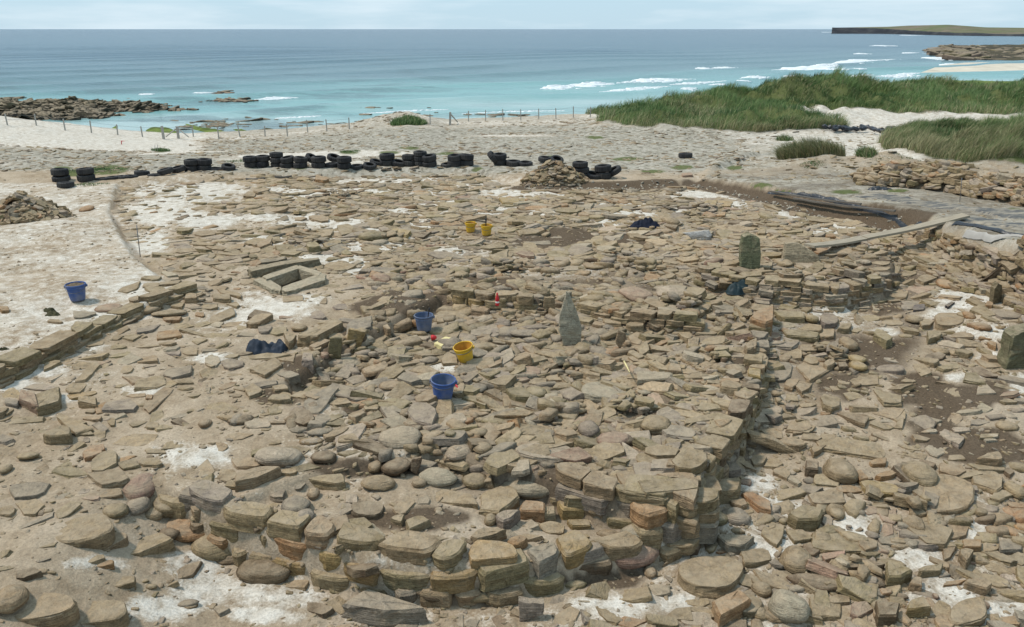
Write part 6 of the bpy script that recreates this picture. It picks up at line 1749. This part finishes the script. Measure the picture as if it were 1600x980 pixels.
# ground sheets on the soil bank ------------------------------------------------
def sheet(line, width, mat, label, name, seed, lift=.03, ragged=.35):
    P = hit([p[0] for p in line], [p[1] for p in line])
    L = np.concatenate([[0], np.cumsum(np.linalg.norm(np.diff(P[:, :2], axis=0), axis=1))])
    n = max(20, int(L[-1] / .07)); m = max(6, int(width / .07))
    V, F = [], []
    for i in range(n):
        s = L[-1] * i / (n - 1)
        x, y = np.interp(s, L, P[:, 0]), np.interp(s, L, P[:, 1])
        s2 = min(s + .2, L[-1]); s1 = max(s - .2, 0)
        dx, dy = np.interp(s2, L, P[:, 0]) - np.interp(s1, L, P[:, 0]), np.interp(s2, L, P[:, 1]) - np.interp(s1, L, P[:, 1])
        q = math.hypot(dx, dy); nx, ny = -dy / q, dx / q
        w0 = width * (1 - ragged * float(vnoise(s * .9, seed))); off = width * .3 * (float(vnoise(s * .5, seed + 5.)) - .5)
        for j in range(m):
            v = (j / (m - 1) - .5) * w0 + off
            X, Y = x + nx * v, y + ny * v
            V.append((X, Y, -.05 if min(j, m - 1 - j, i, n - 1 - i) == 0 else 0.0))
    V = np.array(V); X, Y = V[:, 0], V[:, 1]
    V[:, 2] += gheight(X, Y) + lift + .035 * fbm(X * 2.2 + seed, Y * 5, 3) + .012 * fbm(X * 9, Y * 9, 2)
    V = V - P[0]
    F = [(i * m + j, (i + 1) * m + j, (i + 1) * m + j + 1, i * m + j + 1) for i in range(n - 1) for j in range(m - 1)]
    o = mesh_obj(name, V, F, mat, None, True)
    o.location = Vector(P[0])
    return tag(o, label, 'ground sheet')
sheet([(1345, 305), (1420, 317), (1500, 325), (1620, 343)], 1.1, M_SHEET, 'dark ground sheet half covered with sand below the tumbled wall', 'ground_sheet', 3)
sheet([(1500, 340), (1560, 350), (1640, 362)], 0.9, M_SHEET, 'dark ground sheet past the upper end of the long plank', 'ground_sheet', 7)
sheet([(1200, 301), (1262, 306), (1330, 322), (1400, 343), (1440, 350)], .09, M_TARP, 'narrow black polythene edge along the crest of the soil bank', 'ground_sheet', 5, .05)
sheet([(1490, 351), (1530, 356), (1570, 366), (1620, 371)], .16, M_TARP, 'wavy black polythene strip above the thick dark stone bank', 'ground_sheet', 8, .07)
sheet([(1505, 372), (1550, 378), (1630, 384)], .09, M_PALECLOTH, 'pale strip of cloth lying along the top of the thick dark stone bank', 'ground_sheet', 11, .10)
# dark timber wreckage in the sand hollow
def wreck():
    items = [((1284, 204), (1318, 206)), ((1300, 207), (1325, 204)), ((1318, 208), (1352, 206)), ((1344, 203), (1378, 209)), ((1362, 209), (1402, 209)), ((1384, 205), (1414, 211))]
    for i, (a, b) in enumerate(items):
        P, Q = hit(*a)[0], hit(*b)[0]
        d = Vector(Q - P)
        k = 12
        path = [tuple(d * (j / k) + Vector((0, 0, .12 + .1 * rt.random()))) for j in range(k + 1)]
        o = mesh_obj('driftwood', *tube(path, [.03 + .10 * rt.random() for _ in path], 7), M_TARP, None)
        o.location = Vector(P)
        tag(o, ['black tarred debris at the seaward tip of the line in the sand hollow', 'thin black debris lying behind the tip piece in the sand hollow', 'black debris joining the two halves of the line in the sand hollow', 'raised black debris in the middle of the line in the sand hollow', 'longest black debris, lying nearest in the sand hollow', 'black debris tailing off towards the near grassy dune'][i], 'debris', 'black debris in the sand hollow')
wreck()

# fence ------------------------------------------------------------------------
FX = [(12, 195), (57, 196), (102, 203), (143, 207), (184, 210), (223, 213), (256, 216), (279, 216), (302, 213), (342, 216), (376, 213), (414, 212), (449, 212), (481, 205), (511, 204), (546, 201), (672, 194), (703, 194), (732, 189), (759, 188), (786, 188), (814, 187), (842, 186), (869, 185), (896, 183), (922, 183)]
fd_ = hit([p[0] for p in FX], [p[1] + 1 for p in FX])
froot = tag(empty('wire_fence', fd_[0]), 'thin post and wire fence along the top of the beach', 'fence')
tops = []
for (px, py), B in zip(FX, fd_):
    x = (px - CX0) / FPX * 50.0 * 1.0
    y = min(B[1], 50.5)
    x = B[0] * y / B[1]
    z = float(gheight(x, y, False))
    thick = px in (256, 279, 703)
    hh = 0.55 + .12 * rt.random() + (.1 if thick else 0)
    q = 0.055 if thick else 0.026
    lx = rt.normal(0, .03) if px != 376 else -.1
    V, F = box(-q, q, -q, q, -.25, hh)
    V = [(vx + (lx if vz > 0 else 0), vy, vz) for vx, vy, vz in V]
    o = mesh_obj('post', V, F, M_POST, froot)
    o.location = Vector((x, y, z)) - froot.location
    tops.append(Vector((x + lx * .8, y, z + hh * .88)) - froot.location)
for off in (0, -.22):
    mesh_obj('wire', *tube([tuple(t + Vector((0, 0, off))) for t in tops[:16]], .006, 4), M_METAL, froot)
    mesh_obj('wire', *tube([tuple(t + Vector((0, 0, off))) for t in tops[16:]], .006, 4), M_METAL, froot)
for a, b in ((7, 5), (7, 9), (17, 18)):
    p = tops[a]; q = tops[a] + (tops[b] - tops[a]).normalized() * .7 + Vector((0, 0, -.5))
    mesh_obj('brace', *tube([tuple(p), tuple(q)], .035, 6), M_POST, froot)
# ------------------------------------------------------------------ marram grass
def blades(name, xs, ys, zs, length, width, wind, col, r, parent=None):
    n = len(xs)
    a = r.normal(wind, 0.75, n)
    lean = length * np.clip(r.normal(0.62, 0.22, n), 0.1, 0.97)
    dx, dy = np.cos(a) * lean, np.sin(a) * lean
    hz = np.sqrt(np.maximum(length ** 2 - lean ** 2, 0.04 * length ** 2))
    w = width
    base = np.stack([xs, ys, zs - 0.03], -1)
    # blade width runs across the view mostly, at random angles
    b = r.random(n) * np.pi
    wx, wy = np.cos(b) * w, np.sin(b) * w
    V = np.empty((n, 5, 3))
    V[:, 0] = base + np.stack([-wx, -wy, 0 * wx], -1)
    V[:, 1] = base + np.stack([wx, wy, 0 * wx], -1)
    mid = base + np.stack([dx * .30, dy * .30, hz * .62], -1)
    V[:, 2] = mid + np.stack([wx * .75, wy * .75, 0 * wx], -1)
    V[:, 3] = mid + np.stack([-wx * .75, -wy * .75, 0 * wx], -1)
    V[:, 4] = base + np.stack([dx, dy, hz], -1)
    k = np.arange(n)[:, None] * 5
    F = np.concatenate([k + np.array([0, 1, 2]), k + np.array([0, 2, 3]), k + np.array([3, 2, 4])], 0)
    C = np.repeat(np.concatenate([col, np.ones((n, 1))], 1), 5, axis=0)
    return fast_mesh(name, V.reshape(-1, 3), F, M_GRASS, parent, colors=C)

def grass_cols(n, straw, r, clump=None):
    g1, g2, st = np.array([0.04, 0.088, 0.022]), np.array([0.125, 0.19, 0.06]), np.array([0.35, 0.32, 0.17])
    t = r.random((n, 1)) if clump is None else np.clip(clump[:, None] + r.normal(0, .22, (n, 1)), 0, 1)
    c = g1 * (1 - t) + g2 * t
    s = (r.random(n) < straw)[:, None]
    return np.where(s, st * (0.55 + 0.5 * r.random((n, 1))), c) * (0.85 + .3 * r.random((n, 1)))

def dunes():
    r = np.random.default_rng(3)
    N = 640000
    ys = 29 + 47 * r.random(N) ** 1.15; xs = r.uniform(3, 62, N)
    M_ = 190000
    ys[:M_] = r.uniform(29, 41, M_); xs[:M_] = r.uniform(12, 31, M_)
    z = gheight(xs, ys, False)
    s, so, g, gr, grass, px, py = ground_masks(xs, ys, z)
    # tussocks
    cl = vnoise(xs * 1.7, ys * 1.7) * 0.6 + vnoise(xs * 4.1 + 3, ys * 4.1) * 0.4
    ok = (grass > 0.25) & (px < 1720) & (r.random(N) < 0.35 + 1.0 * sstep(0.25, 0.6, cl))
    xs, ys, z, cl = xs[ok], ys[ok], z[ok], cl[ok]
    d = dune_h(xs, ys)
    n = len(xs)
    edge = 1 - sstep(0.18, 0.42, d)
    straw = np.clip(0.05 + 0.42 * sstep(0.0, 0.5, fbm(xs * 0.28 + 4, ys * 0.28, 4)) + 0.30 * edge + 0.18 * (ys < 41), 0, .85)
    big = sstep(0.25, 0.75, vnoise(xs * 0.62 + 9, ys * 0.62) * .65 + vnoise(xs * 1.5, ys * 1.5) * .35)
    L = (0.12 + 0.26 * cl + 0.30 * big + 0.14 * r.random(n)) * (1 + .25 * (ys < 41))
    wd = np.interp(ys, [30, 45, 75], [0.0055, 0.010, 0.018])
    wind = 0.2 + 2.2 * fbm(xs * 0.25, ys * 0.25, 3)
    o = blades('marram_grass', xs, ys, z, L, wd, wind, grass_cols(n, straw, r, 0.02 + 0.92 * big), r)  # low clumps take darker green, painting shade into the hollows
    tag(o, 'wind combed marram grass covering the dunes', kind='stuff')
    print('grass blades', n)
dunes()

def tuft(px, py, rx, ry, n, L, straw, label, seed, cat='grass tuft', wind=2.6, lift=0.0):
    r = np.random.default_rng(seed)
    B = hit(px, py)[0]
    a = r.random(n) * 6.283; q = np.sqrt(r.random(n))
    xs = B[0] + rx * q * np.cos(a); ys = B[1] + ry + ry * q * np.sin(a)
    z = gheight(xs, ys, False)
    LL = L * (0.6 + 0.5 * r.random(n)) * (1.15 - .45 * q)
    wd = np.full(n, 0.009 if B[1] < 40 else 0.016)
    o = blades('grass_tuft', xs - B[0], ys - B[1], z - B[2], LL, wd, np.full(n, wind), grass_cols(n, np.full(n, straw), r), r)
    o.location = Vector(B)
    return tag(o, label, cat)
tuft(1282, 243, 1.25, .8, 7500, .9, .78, 'big straw coloured grass tuft on the sand mound before the dunes', 51, wind=3.0)
tuft(1250, 244, .35, .30, 900, .5, .35, 'small green grass wisp at the side of the big straw tuft', 52, wind=3.6)
tuft(1359, 247, .38, .3, 900, .42, .3, 'small grass tuft alone on white sand between the big tuft and the near dune', 53, wind=2.0)
tuft(636, 195, 1.0, .7, 2200, .42, .08, 'low green bush of grass on the crest above the beach', 54, 'grass tuft', 1.5)
tuft(1230, 221, .4, .3, 500, .4, .3, 'small brown grass tuft at the foot of the long dune', 55)
tuft(248, 236, .45, .3, 500, .22, .05, 'dark little bush on the shingle beside two stakes', 56)
for i, (x, y, w_) in enumerate([(150, 268, 'behind the gap between the two end tyre stacks'), (178, 268, 'behind the run of half buried tyres'), (120, 270, 'touching the second tyre stack from the end'), (545, 239, 'on open shingle behind the long tyre run'), (375, 254, 'just behind the widest gap in the tyre run'),
                                 (1410, 254, 'on sand close to the near dune'), (1275, 264, 'below the sand mound with the straw tuft'), (130, 292, 'beside the flat tyre in front of the end stack')]):
    o = tuft(x, y, .45 + .3 * (i % 3), .35, 420, .13, .12, 'low green weed patch ' + w_, 60 + i, 'weed')
    o.name = 'weed_patch'; o['group'] = 'weed patches on the shingle'
print('objects', len(COL.objects))
